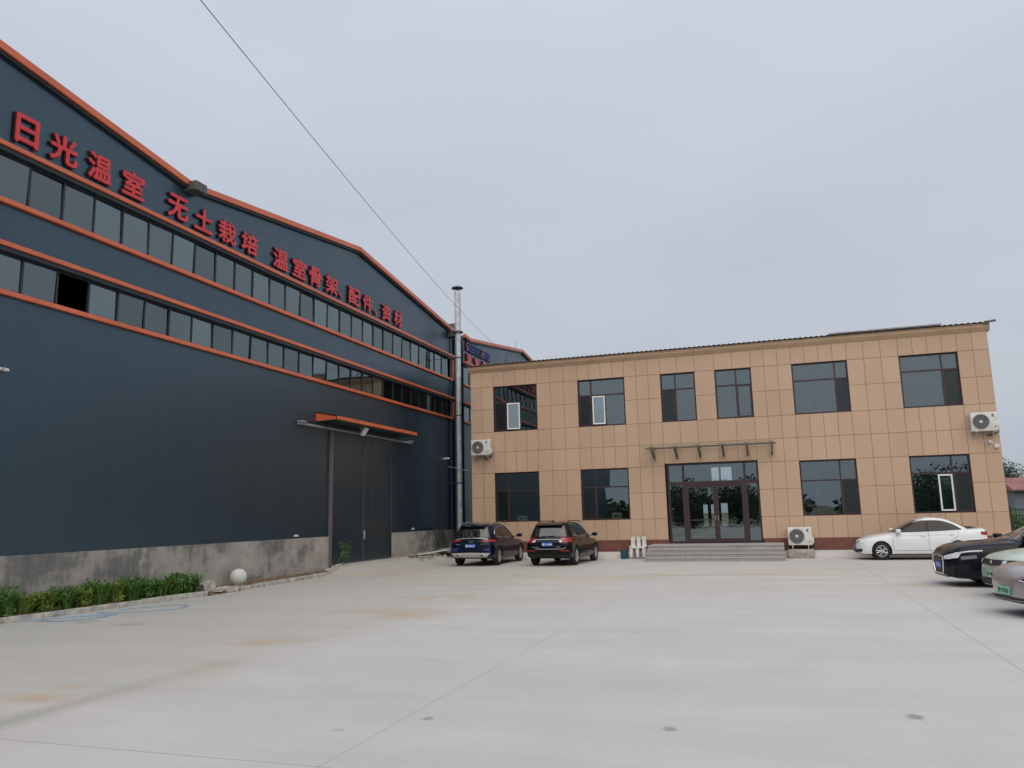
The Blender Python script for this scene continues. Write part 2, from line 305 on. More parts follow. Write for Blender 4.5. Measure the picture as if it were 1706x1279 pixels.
# ------------------------------------------------------------------ helpers
def tag(o, label=None, cat=None, group=None, kind=None):
    if label: o['label'] = label
    if cat: o['category'] = cat
    if group: o['group'] = group
    if kind: o['kind'] = kind
    return o
def empty(name, loc=(0, 0, 0), label=None, cat=None, group=None, rz=0):
    o = bpy.data.objects.new(name, None); o.empty_display_size = .2; o.location = loc; o.rotation_euler = (0, 0, rz); col.objects.link(o)
    return tag(o, label, cat, group)
class MB:
    def __init__(s): s.v = []; s.f = []; s.m = []
    def quad(s, a, b, c, d, m=0):
        n = len(s.v); s.v += [tuple(a), tuple(b), tuple(c), tuple(d)]; s.f.append((n, n+1, n+2, n+3)); s.m.append(m); return s
    def poly(s, pts, m=0):
        n = len(s.v); s.v += [tuple(p) for p in pts]; s.f.append(tuple(range(n, n+len(pts)))); s.m.append(m); return s
    def box(s, x0, x1, y0, y1, z0, z1, m=0, M=None):
        n = len(s.v)
        P = [(x, y, z) for z in (z0, z1) for y in (y0, y1) for x in (x0, x1)]
        if M is not None: P = [tuple(M @ Vector(p)) for p in P]
        s.v += P
        for f in ((0, 2, 3, 1), (4, 5, 7, 6), (0, 1, 5, 4), (2, 6, 7, 3), (0, 4, 6, 2), (1, 3, 7, 5)):
            s.f.append(tuple(n+i for i in f)); s.m.append(m)
        return s
    def rbox(s, x0, x1, y0, y1, z0, z1, r=.01, m=0, seg=2, M=None):
        bm = bmesh.new(); bmesh.ops.create_cube(bm, size=1)
        for v in bm.verts: v.co = Vector(((x0+x1)/2+v.co.x*(x1-x0), (y0+y1)/2+v.co.y*(y1-y0), (z0+z1)/2+v.co.z*(z1-z0)))
        bmesh.ops.bevel(bm, geom=bm.edges[:]+bm.verts[:], offset=r, segments=seg, affect='EDGES', profile=.5)
        s.bm(bm, m, M); return s
    def bm(s, bm, m=0, M=None):
        n = len(s.v); bm.verts.index_update()
        for v in bm.verts: s.v.append(tuple(M @ v.co) if M is not None else tuple(v.co))
        for f in bm.faces: s.f.append(tuple(n+v.index for v in f.verts)); s.m.append(m)
        bm.free(); return s
    def prism(s, pts, axis, a, b, m=0):
        # pts: 2d outline, extruded along axis ('x','y','z') from a to b
        def P(p, t): return {'x': (t, p[0], p[1]), 'y': (p[0], t, p[1]), 'z': (p[0], p[1], t)}[axis]
        n = len(s.v); k = len(pts)
        s.v += [P(p, a) for p in pts] + [P(p, b) for p in pts]
        s.f.append(tuple(n+i for i in range(k))); s.m.append(m); s.f.append(tuple(n+k+i for i in reversed(range(k)))); s.m.append(m)
        for i in range(k):
            j = (i+1) % k; s.f.append((n+i, n+k+i, n+k+j, n+j)); s.m.append(m)
        return s
    def tube(s, pts, r, n=8, m=0, cap=True):
        pts = [Vector(p) for p in pts]; rs = r if isinstance(r, (list, tuple)) else [r]*len(pts)
        base = len(s.v); pn = None
        for i, p in enumerate(pts):
            d = (pts[min(i+1, len(pts)-1)]-pts[max(i-1, 0)]).normalized()
            if pn is None: pn = d.orthogonal().normalized()
            pn = (pn-d*pn.dot(d)).normalized(); q = d.cross(pn)
            for k in range(n):
                a = 2*math.pi*k/n; s.v.append(tuple(p+(pn*math.cos(a)+q*math.sin(a))*rs[i]))
        for i in range(len(pts)-1):
            for k in range(n):
                s.f.append((base+i*n+k, base+i*n+(k+1) % n, base+(i+1)*n+(k+1) % n, base+(i+1)*n+k)); s.m.append(m)
        if cap:
            s.f.append(tuple(base+k for k in reversed(range(n)))); s.m.append(m)
            s.f.append(tuple(base+(len(pts)-1)*n+k for k in range(n))); s.m.append(m)
        return s
    def lathe(s, prof, origin=(0, 0, 0), axis='z', n=24, m=0):
        # prof: list of (radius, height)
        base = len(s.v); O = Vector(origin)
        for (r, h) in prof:
            for k in range(n):
                a = 2*math.pi*k/n; c, q = r*math.cos(a), r*math.sin(a)
                s.v.append(tuple(O+Vector({'z': (c, q, h), 'y': (c, h, q), 'x': (h, c, q)}[axis])))
        for i in range(len(prof)-1):
            for k in range(n):
                s.f.append((base+i*n+k, base+i*n+(k+1) % n, base+(i+1)*n+(k+1) % n, base+(i+1)*n+k)); s.m.append(m)
        return s
    def build(s, name, mats, parent=None, smooth=False, ang=40, local=False, fixn=False):
        me = bpy.data.meshes.new(name); me.from_pydata(s.v, [], s.f)
        for mm in (mats if isinstance(mats, (list, tuple)) else [mats]): me.materials.append(mm)
        me.polygons.foreach_set('material_index', s.m)
        if fixn:
            b = bmesh.new(); b.from_mesh(me); bmesh.ops.recalc_face_normals(b, faces=b.faces[:]); b.to_mesh(me); b.free()
        if smooth:
            me.polygons.foreach_set('use_smooth', [True]*len(me.polygons))
            me.set_sharp_from_angle(angle=R(ang))
        me.update()
        o = bpy.data.objects.new(name, me); col.objects.link(o)
        if parent is not None:
            o.parent = parent
            if not local:
                T = Matrix()
                if parent.type == 'EMPTY': T = Matrix.Translation(parent.location) @ parent.rotation_euler.to_matrix().to_4x4()
                o.matrix_parent_inverse = T.inverted()
        return o
def copy_tree(o, parent=None):
    c = o.copy(); col.objects.link(c)
    if parent is not None: c.parent = parent; c.matrix_parent_inverse = o.matrix_parent_inverse.copy()
    for ch in list(o.children): copy_tree(ch, c)
    return c
def text_bm(s, size, extr=0.0, offs=0.0):
    c = bpy.data.curves.new('t', 'FONT'); c.body = s; c.size = size; c.extrude = extr; c.offset = offs; c.resolution_u = 4
    o = bpy.data.objects.new('t', c); col.objects.link(o); bpy.context.view_layer.update()
    me = bpy.data.meshes.new_from_object(o.evaluated_get(bpy.context.evaluated_depsgraph_get()))
    bm = bmesh.new(); bm.from_mesh(me); bpy.data.objects.remove(o); bpy.data.curves.remove(c); bpy.data.meshes.remove(me)
    return bm
def ss(a, b, x):
    t = max(0, min(1, (x-a)/(b-a))); return t*t*(3-2*t)
def ground_z(x, y):
    z = .28*ss(34.35, 34.9, y) if x > -1 else 0
    z = max(z, .28*ss(2.2, .3, x)*ss(24.5, 26.6, y))
    return z

# ------------------------------------------------------------------ the ground
def build_ground():
    xs = [-60, -30, -8, -.4] + [i*.3 for i in range(0, 12)] + [4, 6, 9, 12, 15, 18, 21, 24, 26, 28.5, 30]
    ys = [-40, -20, -5, 0, 5, 10, 15, 20, 23] + [24+i*.3 for i in range(0, 12)] + [28+i for i in range(6)] + [34+.1*i for i in range(1, 12)] + [36, 40, 46]
    m = MB(); n = len(ys)
    for x in xs:
        for y in ys: m.v.append((x, y, ground_z(x, y)))
    for i in range(len(xs)-1):
        for j in range(n-1):
            m.f.append((i*n+j, (i+1)*n+j, (i+1)*n+j+1, i*n+j+1)); m.m.append(0)
    tag(m.build('yard', MT['yard'], smooth=True), kind='structure')
    f = MB(); f.quad((-900, -900, -.03), (900, -900, -.03), (900, 900, -.03), (-900, 900, -.03))
    tag(f.build('ground', MT['field']), kind='structure')
    k = MB()
    for line in ([(.30, 5), (.40, 8), (.57, 12.5), (.98, 18.2)], [(.98, 19.6), (.85, 20.9), (.52, 25.3), (.30, 26.5)]):
        pts = []
        for (a, b) in zip(line, line[1:]):
            L = math.hypot(b[0]-a[0], b[1]-a[1]); q = max(1, round(L/.75))
            for i in range(q):
                t = i/q; t2 = (i+1)/q
                p = Vector((a[0]+(b[0]-a[0])*t, a[1]+(b[1]-a[1])*t, 0)); q2 = Vector((a[0]+(b[0]-a[0])*t2, a[1]+(b[1]-a[1])*t2, 0))
                d = (q2-p).normalized(); ang = math.atan2(d.y, d.x)
                T = Matrix.Translation(((p+q2)/2) + Vector((random.uniform(-.012, .012), 0, ground_z(p.x, p.y)))) @ Matrix.Rotation(ang+random.uniform(-.015, .015), 4, 'Z')
                hl = (q2-p).length/2-.006
                k.rbox(-hl, hl, -.05, .05, -.05, .125+random.uniform(-.012, .012), .014, 0, 2, T)
    tag(k.build('kerb', MT['kerb'], smooth=True), kind='structure')
    s = MB(); ys = [4+i*.35 for i in range(66)]
    rows = 6; n0 = len(s.v)
    for y in ys:
        xk = (.30 if y < 5 else .40+(y-8)*.038 if y < 12.5 else .57+(y-12.5)*.072 if y < 18.2 else 1.12 if y < 19.6 else .98-(y-19.6)*.083)-.03
        for r in range(rows):
            x = .01+(max(xk, .15)-.01)*r/(rows-1)
            s.v.append((x, y, (.085+random.uniform(-.02, .03)+.06*(1-r/(rows-1))) if not (18.1 < y < 19.7 and r > 2) else .10-.035*(r-2)+random.uniform(-.01, .01)))
    for i in range(len(ys)-1):
        for r in range(rows-1): s.f.append((i*rows+r, i*rows+r+1, (i+1)*rows+r+1, (i+1)*rows+r)); s.m.append(0)
    tag(s.build('soil_bed', MT['soil'], smooth=True, ang=80), kind='structure')
build_ground()

# ------------------------------------------------------------------ factory
WEND = 37.95; MUL0, DM = 12.82, .9175
B1, B2, B3, B4 = 10.316, 9.084, 8.068, 7.026      # trim centre heights of the two window bands
VAL, APX, EAV, ZA, ZV = 17.95, 27.9, 37.9, 13.03, 11.76
DY0, DY1, DTOP = 25.95, 30.92, 5.25
CT = 1.34
def roof_z(y):
    d = (y-APX)/(EAV-APX); k = abs(((d+1) % 2)-1)     # 0 at apex, 1 at eave/valley
    return ZA-(ZA-ZV)*k
def factory(prefix_y0, prefix_y1, root, yoff=0, first=True, door=True):
    Y0, Y1 = prefix_y0, prefix_y1
    b = MB()
    b.box(-.12, 0, Y0, Y1, B3, B2)
    if door:
        b.box(-.12, 0, Y0, DY0, CT, B4); b.box(-.12, 0, DY1, Y1, CT, B4); b.box(-.12, 0, DY0, DY1, DTOP, B4)
    else: b.box(-.12, 0, Y0, Y1, CT, B4)
    # end posts of the window bands
    b.box(-.12, 0, Y1-.42, Y1, B4, B3); b.box(-.12, 0, Y1-.42, Y1, B2, B1)
    tops = [(Y0, roof_z(Y0-yoff))] + [(y, z) for (y, z) in ((VAL-19.95+yoff, ZV), (APX-19.95+yoff, ZA), (VAL+yoff, ZV), (APX+yoff, ZA), (EAV+yoff, ZV)) if Y0 < y < Y1] + [(Y1, roof_z(Y1-yoff) if Y1-yoff < EAV else ZV)]
    tops.sort()
    b.prism([(Y0, B1), (Y1, B1)] + [(y, z-.1) for y, z in reversed(tops)], 'x', -.12, 0)
    b.box(-30, -.12, Y1-.12, Y1, 0, ZV-.03)
    b.build('wall', MT['clad'], root)
    c = MB()
    if door: c.box(-.14, .03, Y0, DY0, -.2, CT); c.box(-.14, .03, DY1, Y1, -.2, CT)
    else: c.box(-.14, .03, Y0, Y1, -.2, CT)
    c.build('base_wall', MT['base'], root)
    i = MB(); i.box(-30, -29.9, Y0, Y1, 0, 13.0); i.box(-30, -.2, Y0, Y0+.1, 0, 12.6); i.box(-29.9, -.14, Y0+.1, Y1-.14, -.1, .22)
    i.build('interior_shell', MT['interior'], root)
    rf = MB(); tv = MB(); un = MB()
    for (ya, za), (yb, zb) in zip(tops, tops[1:]):
        L = math.hypot(yb-ya, zb-za); d = Vector((0, yb-ya, zb-za)).normalized(); nrm = Vector((0, -d.z, d.y))
        A = Vector((0, ya, za)); Bv = Vector((0, yb, zb))
        rf.prism([(ya, za-.06), (yb, zb-.06), (yb, zb+.02), (ya, za+.02)], 'x', -30, .02)
        tv.prism([(ya, za-.085), (yb, zb-.085), (yb, zb+.09), (ya, za+.09)], 'x', .021, .16)
        un.prism([(ya, za-.165), (yb, zb-.165), (yb, zb-.087), (ya, za-.087)], 'x', .0, .10)  # dark strip puts the verge overhang's shade into colour
    rf.build('roof', MT['roof'], root); tv.build('verge_trim', MT['orange'], root); un.build('verge_soffit', MT['darkframe'], root)
    t = MB(); dk = MB()
    for zc, hd in ((B1, 1), (B2, 0), (B3, 1), (B4, 0)):
        if hd:
            t.rbox(.002, .17, Y0, Y1-.30, zc-.03, zc+.075, .008); dk.box(.002, .12, Y0, Y1-.32, zc-.13, zc-.032)  # dark bar stands for the shade under the header trim
        else: t.rbox(.002, .10, Y0, Y1-.30, zc-.055, zc+.055, .008)
    for za, zb in ((B2, B1), (B4, B3)): t.rbox(.002, .12, Y1-.42, Y1-.30, za+.058, zb-.033, .006)
    t.build('window_band_trim', MT['orange'], root); dk.build('window_band_soffit', MT['darkframe'], root)
    return root
fac = empty('factory_building', (0, 20, 0), 'long dark blue grey factory with two gables, orange trim and two window bands', 'factory')
FY0 = -8.
factory(FY0, 38.3, fac)
def bays(root, y_first, y_end, k0, k1, tall, mul0=MUL0, special=True):
    # one window per bay: mullion and rails, with the pane as its sub-part
    for zb, zt, low in ((B2+.055, B1-.13, 0), (B4+.055, B3-.13, 1)):
        fmesh = pmesh = None
        for k in range(k0, k1):
            ya = mul0+DM*k; yb = min(ya+DM, y_end)
            w = MB(); w.box(-.07, -.01, ya-.024, ya+.024, zb, zt); w.box(-.065, -.012, ya+.024, yb-.024, zb, zb+.04); w.box(-.065, -.012, ya+.024, yb-.024, zt-.04, zt)
            o = w.build('window', MT['darkframe'], root)
            opened = special and low and k == 1
            if opened: continue
            g = MB(); tilt = random.uniform(-.008, .008); t2 = random.uniform(-.009, .009)
            g.quad((-.04-tilt-t2, ya+.02, zb+.03), (-.04+tilt-t2, yb-.02, zb+.03), (-.04+tilt+t2, yb-.02, zt-.03), (-.04-tilt+t2, ya+.02, zt-.03))
            pale = special and ((low and k in (2, 6)) or (not low and k in (5,)) or k == 13)
            g.build('pane', MT['fglass2'] if pale else MT[random.choice(('fglass', 'fglass', 'fglass3', 'fglass4'))], o)
bays(fac, FY0, 37.55, -14, 27, 1)
# pale folded sheets behind some of the bays
cu = MB()
for ya, yb, zb, zt in ((16.75, 17.35, B2+.1, B1-.2), (18.2, 18.6, B4+.1, B3-.2), (24.95, 25.15, B2+.1, B1-.2), (24.95, 25.15, B4+.1, B3-.2), (17.25, 17.4, B2+.1, B2+.6)):
    n = 12
    for i in range(n):
        a = ya+(yb-ya)*i/n; c = ya+(yb-ya)*(i+1)/n
        cu.quad((-.16+.02*math.sin(i*1.9), a, zb), (-.16+.02*math.sin((i+1)*1.9), c, zb), (-.16+.02*math.sin((i+1)*1.9), c, zt), (-.16+.02*math.sin(i*1.9), a, zt))
cu.build('curtain', MT['curtain'], fac)
# sliding door
d = MB(); ym = 28.45
def leaf(a, b):
    m = MB(); m.box(-.02, .05, a, b, .30, DTOP); return m
for a, b in ((DY0+.1, ym-.02), (ym+.02, DY1)):
    o = leaf(a, b).build('sliding_door', MT['door'], fac)
    e = MB(); e.box(.05, .062, a, a+.04, .3, DTOP); e.box(.05, .062, b-.04, b, .3, DTOP); e.box(.05, .062, a+.04, b-.04, .3, .36)
    if a > 27: e.box(.05, .060, a+.62, a+.635, .36, DTOP)
    e.build('door_edge', MT['dsteel'], o)
    if a > 28:
        h = MB(); h.box(.062, .10, a+.02, a+.06, 1.15, 1.5); h.build('handle', MT['steel'], o)
mb = MB(); mb.box(.0, .10, DY0-.03, DY0+.075, .1, DTOP+.1); mb.build('door_post', mat('pinkish_steel', (.15, .125, .13), .5), fac)
mb = MB(); mb.box(-.03, .10, DY0, DY1, .05, .295); mb.build('door_threshold', MT['kerb'], fac)
mb = MB(); mb.box(.0, .17, 23.75, 32.75, 5.285, 5.35); mb.box(.02, .22, 23.72, 24.0, 5.36, 5.42); mb.box(.02, .22, 32.5, 32.77, 5.36, 5.42); mb.build('door_rail', mat('dull_rail', (.26, .27, .28), .5, var=.2), fac)
cp = MB(); T = lambda y: 0
cp.prism([(0, 5.86), (.88, 5.68), (.88, 5.55), (.85, 5.55), (.85, 5.65), (0, 5.82)], 'y', 24.95, 31.75)
for y in (24.97, 31.75): cp.prism([(0.002, 5.859), (.879, 5.679), (.879, 5.551), (.002, 5.52)], 'y', y-.02, y)
cp.build('door_canopy', MT['orange'], fac, fixn=True)
mb = MB(); mb.box(0.01, .84, 25.0, 31.7, 5.50, 5.54); mb.build('canopy_soffit', MT['darkframe'], fac)
g = MB(); g.rbox(-.3, .42, 17.72, 18.2, ZV-.22, ZV+.06, .02); g.build('gutter_outlet', MT['dsteel'], fac)
g = MB(); g.rbox(-.3, .40, 37.5, 37.95, ZV-.42, ZV-.1, .02); g.build('gutter_outlet', MT['dsteel'], fac)
g = MB(); g.tube([(.12, 38.12, .2), (.12, 38.12, 11.2), (.05, 38.0, 11.5)], .085, 10); g.build('downpipe', MT['clad'], fac, smooth=True)
g = MB(); g.rbox(-.05, .06, 37.70, 38.32, CT, 11.6, .02); g.build('corner_flashing', MT['clad'], fac)
for y, z in ((23.85, 1.44), (33.1, 1.47)):
    pass
g = MB(); g.rbox(.0, .03, 23.72, 23.95, 1.40, 1.47, .005); g.build('vent_tag', MT['offwhite'], fac)
g = MB(); g.rbox(.0, .03, 33.0, 33.25, 1.43, 1.50, .005); g.build('vent_tag', MT['offwhite'], fac)

fac2 = empty('factory_building', (0, 50, 0), 'second dark blue grey gabled factory showing above the left end of the tan office', 'factory')
def fac2_build():
    off = 22.42      # same span, one building further back
    Y0, Y1 = 39.6, 61.
    factory(Y0, Y1, fac2, off, door=False)
    bays(fac2, Y0, Y1-.42, 0, 12, 1, 39.66, False)
fac2_build()

# interior high-bay lamp seen through the lower window band
o = empty('hanging_lamp', (-2.5, 12.6, 9.2), 'lit white lamp hanging inside the dark factory behind its lower windows', 'lamp')
mb = MB(); mb.lathe([(.03, .5), (.04, .1), (.10, .08), (.30, -.08), (.31, -.1)], (-2.5, 12.6, 9.2), n=20); mb.build('lamp_shade', MT['steel'], o, smooth=True)
mb = MB(); mb.lathe([(.0, -.07), (.29, -.085)], (-2.5, 12.6, 9.2), n=20); mb.build('lamp_lens', MT['lamp'], o)

# ------------------------------------------------------------------ signs
def sign_chars(root, items, h, z0, x0, front, side, fat, sx=1.):
    for ch, ya, yb in items:
        m = MB()
        probe = text_bm(ch, 1.); X = [v.co.x for v in probe.verts]; Y = [v.co.y for v in probe.verts]; probe.free()
        bx0, bx1, by0, by1 = min(X), max(X), min(Y), max(Y)
        small = ch in '、'
        hh = h*.30 if small else h
        kx = (yb-ya-.07)/(bx1-bx0); ky = (hh-.03)/(by1-by0)
        # heavy strokes: the glyph laid five times with tiny shifts, each at its own depth
        for q, (dx, dy) in enumerate(((0, 0), (fat, 0), (-fat, 0), (0, fat), (0, -fat))):
            bm = text_bm(ch, 1.)
            ret = bmesh.ops.extrude_face_region(bm, geom=bm.faces[:])
            for e in ret['geom']:
                if isinstance(e, bmesh.types.BMVert): e.co.z += .055-.0006*q
            bmesh.ops.recalc_face_normals(bm, faces=bm.faces[:])
            bm.verts.index_update(); n0 = len(m.v)
            for v in bm.verts: m.v.append((x0+v.co.z, ya-.005+(v.co.x-bx0)*kx+dx, z0+(v.co.y-by0)*ky+dy))
            for f in bm.faces:
                m.f.append(tuple(n0+v.index for v in f.verts)); m.m.append(0 if all(v.co.z > .04 for v in f.verts) else 1)
            bm.free()
        for q, (dx, dy) in enumerate(((fat*2, fat), (-fat*2, fat), (fat*1.2, -fat*2), (-fat*1.2, -fat*2), (0, fat*2.2))):
            bm = text_bm(ch, 1.); bm.verts.index_update(); n0 = len(m.v)
            for v in bm.verts: m.v.append((x0+.018-.0006*q, ya-.005+(v.co.x-bx0)*kx+dx, z0+(v.co.y-by0)*ky+dy))
            for f in bm.faces: m.f.append(tuple(n0+v.index for v in f.verts)); m.m.append(1)
            bm.free()
        m.build('character', [front, side], root)
sg = empty('wall_sign', (0, 22, 10.45), 'long row of raised red Chinese characters on the near dark factory gable', 'sign')
sign_chars(sg, [('日', 12.30, 12.93), ('光', 13.20, 14.02), ('温', 14.30, 15.08), ('室', 15.40, 16.20),
                ('无', 17.05, 17.90), ('土', 18.14, 18.99), ('栽', 19.22, 20.08), ('培', 20.33, 21.20),
                ('温', 22.03, 22.93), ('室', 23.18, 24.08), ('骨', 24.25, 25.12), ('架', 25.38, 26.28), ('、', 26.34, 26.62),
                ('配', 27.10, 28.05), ('件', 28.27, 29.13), ('、', 29.24, 29.53), ('资', 29.97, 30.80), ('材', 31.12, 31.95)],
           .69, 10.575, .03, MT['red'], MT['reds'], .022)
sg2 = empty('wall_sign', (0, 41.5, 11), 'red and blue lettering on the far factory gable above the office roof', 'sign')
y = 39.95
for s, cm in (('G', 'red'), ('REENTECH', 'blue'), ('H', 'red'), ('OUSE', 'blue')):
    its = []
    for ch in s: its.append((ch, y, y+.26)); y += .285
    sign_chars(sg2, its, .52, 11.08, .03, MT[cm], MT['reds'] if cm == 'red' else MT['blue'], .014)
sign_chars(sg2, [('温', 39.95, 40.65), ('室', 41.2, 41.9), ('骨', 42.45, 43.15)], .62, 10.30, .03, MT['red'], MT['reds'], .03)

# ------------------------------------------------------------------ office building
S = .665; ZB = .28; YF = 34.98
def zz(v): return v*S+ZB
XE0, XE1 = 3.313*S, 36.441*S
wins = dict(n1=(5.049, 8.293), n2=(11.249, 14.514), n3=(16.943, 19.22), n4=(20.493, 22.8), n5=(25.283, 28.584), n6=(31.528, 34.759))
wins = {k: (a*S, b*S) for k, (a, b) in wins.items()}
zut, zub, zlt, zlb, zpt, zdt, zdb = map(zz, (11.657, 8.403, 5.494, 2.087, .732, 5.642, .486))
zeb = zz(12.80)
DL, DR = 17.048*S, 22.82*S
off = empty('office_building', ((XE0+XE1)/2, YF, ZB), 'two storey tan panelled office block with brown framed windows and brown plinth', 'office building')
def lin(a, b, n): return [a+(b-a)*i/n for i in range(n+1)]
cols = lin(XE0, wins['n1'][0], 2)
def add(l): cols.extend(l[1:])
add(lin(*wins['n1'], 4)); add(lin(wins['n1'][1], wins['n2'][0], 3)); add(lin(*wins['n2'], 4)); add(lin(wins['n2'][1], wins['n3'][0], 3))
add(lin(*wins['n3'], 2)); add(lin(wins['n3'][1], wins['n4'][0], 1)); add(lin(*wins['n4'], 2)); add(lin(wins['n4'][1], wins['n5'][0], 3)); add(lin(*wins['n5'], 4))
add(lin(wins['n5'][1], wins['n6'][0], 3)); add(lin(*wins['n6'], 4)); add(lin(wins['n6'][1], XE1, 2))
rows = [zpt, zlb, (zlb+zlt)/2, zlt, (zlt+zub)/2, zub, (zub+zut)/2, zut, zeb]
def is_open(xm, zm):
    for k, (a, b) in wins.items():
        if a < xm < b and zub < zm < zut: return True
        if k in ('n1', 'n2', 'n5', 'n6') and a < xm < b and zlb < zm < zlt: return True
    return False
p = MB(); jb = MB()
for x0, x1 in zip(cols, cols[1:]):
    for z0, z1 in zip(rows, rows[1:]):
        xm, zm = (x0+x1)/2, (z0+z1)/2
        if is_open(xm, zm): continue
        za, zb_ = z0, z1
        if DL-.2 < xm < DR+.2 and wins['n3'][0]-.01 < xm < wins['n4'][1]+.01:
            if zm < zlt: continue
            if abs(z0-zlt) < .01: za = zdt
        g = .006; jb.box(x0, x1, YF+.012, YF+.20, za, zb_)
        # panel: front face with a small chamfer into the joint
        a = [(x0+g, YF+.012, za+g), (x1-g, YF+.012, za+g), (x1-g, YF+.012, zb_-g), (x0+g, YF+.012, zb_-g)]
        f = [(x0+g+.006, YF, za+g+.006), (x1-g-.006, YF, za+g+.006), (x1-g-.006, YF, zb_-g-.006), (x0+g+.006, YF, zb_-g-.006)]
        n = len(p.v); p.v += a+f
        p.f.append((n+4, n+5, n+6, n+7)); p.m.append(0)
        for i in range(4): p.f.append((n+i, n+(i+1) % 4, n+4+(i+1) % 4, n+4+i)); p.m.append(0)
p.build('wall', MT['panel'], off); jb.build('wall_core', MT['joint'], off)
YB = YF+9.6
sh = MB()
sh.box(XE0, XE0+.2, YF+.21, YB, .05, zeb); sh.box(XE1-.2, XE1, YF+.21, YB, .05, zeb)
sh.build('side_wall', mat('grey_side_render', (.15, .16, .155), .85, var=.2, vs=1.5, bmp=.1), off)
q = MB(); q.box(XE0-.01, DL-.03, YF-.012, YF+.2, .0, zpt-.004); q.box(DR+.03, XE1+.01, YF-.012, YF+.2, .0, zpt-.004); q.build('plinth', MT['plinth'], off)
# back wall with the openings that show bright through the glass doors
bk = MB(); ops = [(12.55, 12.95, 3.55, 4.3), (13.05, 13.62, 3.5, 4.3), (15.05, 15.45, 3.45, 4.35), (12.0, 12.25, 1.15, 2.3), (12.42, 12.68, 1.15, 2.3), (12.95, 13.3, 1.15, 2.35), (16.35, 16.75, 1.15, 2.4)]
ex = sorted({XE0+.2, XE1-.2, *[o_[0] for o_ in ops], *[o_[1] for o_ in ops]}); ez = sorted({.05, zeb, *[o_[2] for o_ in ops], *[o_[3] for o_ in ops]})
for a, b in zip(ex, ex[1:]):
    for c, d_ in zip(ez, ez[1:]):
        xm, zm = (a+b)/2, (c+d_)/2
        if any(o_[0] < xm < o_[1] and o_[2] < zm < o_[3] for o_ in ops): continue
        bk.box(a, b, YB-.2, YB, c, d_)
bk.build('back_wall', MT['interior'], off)
it = MB(); it.box(XE0+.2, XE1-.2, YF+.3, YB-.2, 4.55, 4.75); it.box(XE0+.2, XE1-.2, YF+.3, YB-.2, zdb-.15, zdb)
it.box(XE0+.2, XE1-.2, YF+.3, YB-.2, 8.2, 8.3)
for x in (6.6, 10.6, 17.4, 20.2): it.box(x, x+.12, YF+.3, YB-.2, zdb, 8.2)
for x0, x1 in ((XE0+.2, 10.6), (17.5, XE1-.2)): it.box(x0, x1, YF+4.5, YF+4.6, zdb, 4.55)
it.box(XE0+.2, XE1-.2, YF+4.5, YF+4.6, 4.75, 8.2)
it.build('interior_shell', MT['interior'], off)
# cornice and corrugated roof
c = MB(); c.prism([(YF-.13, zeb+.13), (YF-.13, zeb+.28), (YF+.25, zeb+.28), (YF+.25, zeb-.02), (YF-.02, zeb-.02)], 'x', XE0-.12, XE1+.10)
c.build('cornice', MT['cornice'], off, fixn=True)
rz0 = zeb+.295
r_ = MB(); nx = 1100; amp = .017
for i in range(nx+1):
    x = XE0-.2+(XE1-XE0+.42)*i/nx; ph = math.sin(2*math.pi*x/.21); w = amp*max(-.6, min(1, ph*1.6))
    for (yy, z0) in ((YF-.24, rz0), (YF-.235, rz0+.012), (YF+4.8, rz0+.64), (YB+.2, rz0)): r_.v.append((x, yy, z0+w))
for i in range(nx):
    for k in range(3): r_.f.append((i*4+k, (i+1)*4+k, (i+1)*4+k+1, i*4+k+1)); r_.m.append(0)
r_.build('roof', mat('brown_grey_roof', (.12, .085, .075), .55, var=.2), off, smooth=True, ang=60)
ed = MB(); ed.tube([(XE1-.1, YF-.25, rz0), (XE1+.30, YF-.25, rz0+.03)], .045, 8); ed.build('gutter_end', MT['dsteel'], off)
# windows
def window(root, x0, x1, z0, z1, vx, tz, lower_side, name='window', upper_v=True):
    """brown frame; vx: mullion as a share of the width, tz: transom share from the top; lower_side: 'l'/'r' opening light"""
    w, h = x1-x0, z1-z0; y0, y1 = YF+.09, YF+.16; fwid = .062
    f = MB(); f.box(x0, x0+fwid, y0, y1, z0, z1); f.box(x1-fwid, x1, y0, y1, z0, z1); f.box(x0+fwid, x1-fwid, y0, y1, z0, z0+fwid); f.box(x0+fwid, x1-fwid, y0, y1, z1-fwid, z1)
    xv = x0+w*vx; zt_ = z1-h*tz
    f.box(xv-.035, xv+.035, y0-.003, y1-.003, z0+fwid, zt_-.03); f.box(x0+fwid, x1-fwid, y0, y1, zt_-.03, zt_+.03)
    if upper_v: f.box(xv-.03, xv+.03, y0-.002, y1-.002, zt_+.03, z1-fwid)
    # sash frame of the opening light
    a, b = (x0+fwid, xv-.035) if lower_side == 'l' else (xv+.035, x1-fwid)
    s = .035
    f.box(a, a+s, y0+.02, y1-.02, z0+fwid, zt_-.03); f.box(b-s, b, y0+.02, y1-.02, z0+fwid, zt_-.03); f.box(a+s, b-s, y0+.02, y1-.02, z0+fwid, z0+fwid+s); f.box(a+s, b-s, y0+.02, y1-.02, zt_-.03-s, zt_-.03)
    # reveal
    f.box(x0-.001, x0+.012, YF+.013, y0, z0, z1); f.box(x1-.012, x1+.001, YF+.013, y0, z0, z1); f.box(x0+.012, x1-.012, YF+.013, y0, z1-.012, z1+.001); f.box(x0+.012, x1-.012, YF+.005, y0, z0-.001, z0+.02)
    o = f.build(name, MT['brown'], root)
    return o, (x0+fwid, x1-fwid, z0+fwid, z1-fwid, xv, zt_, a, b)
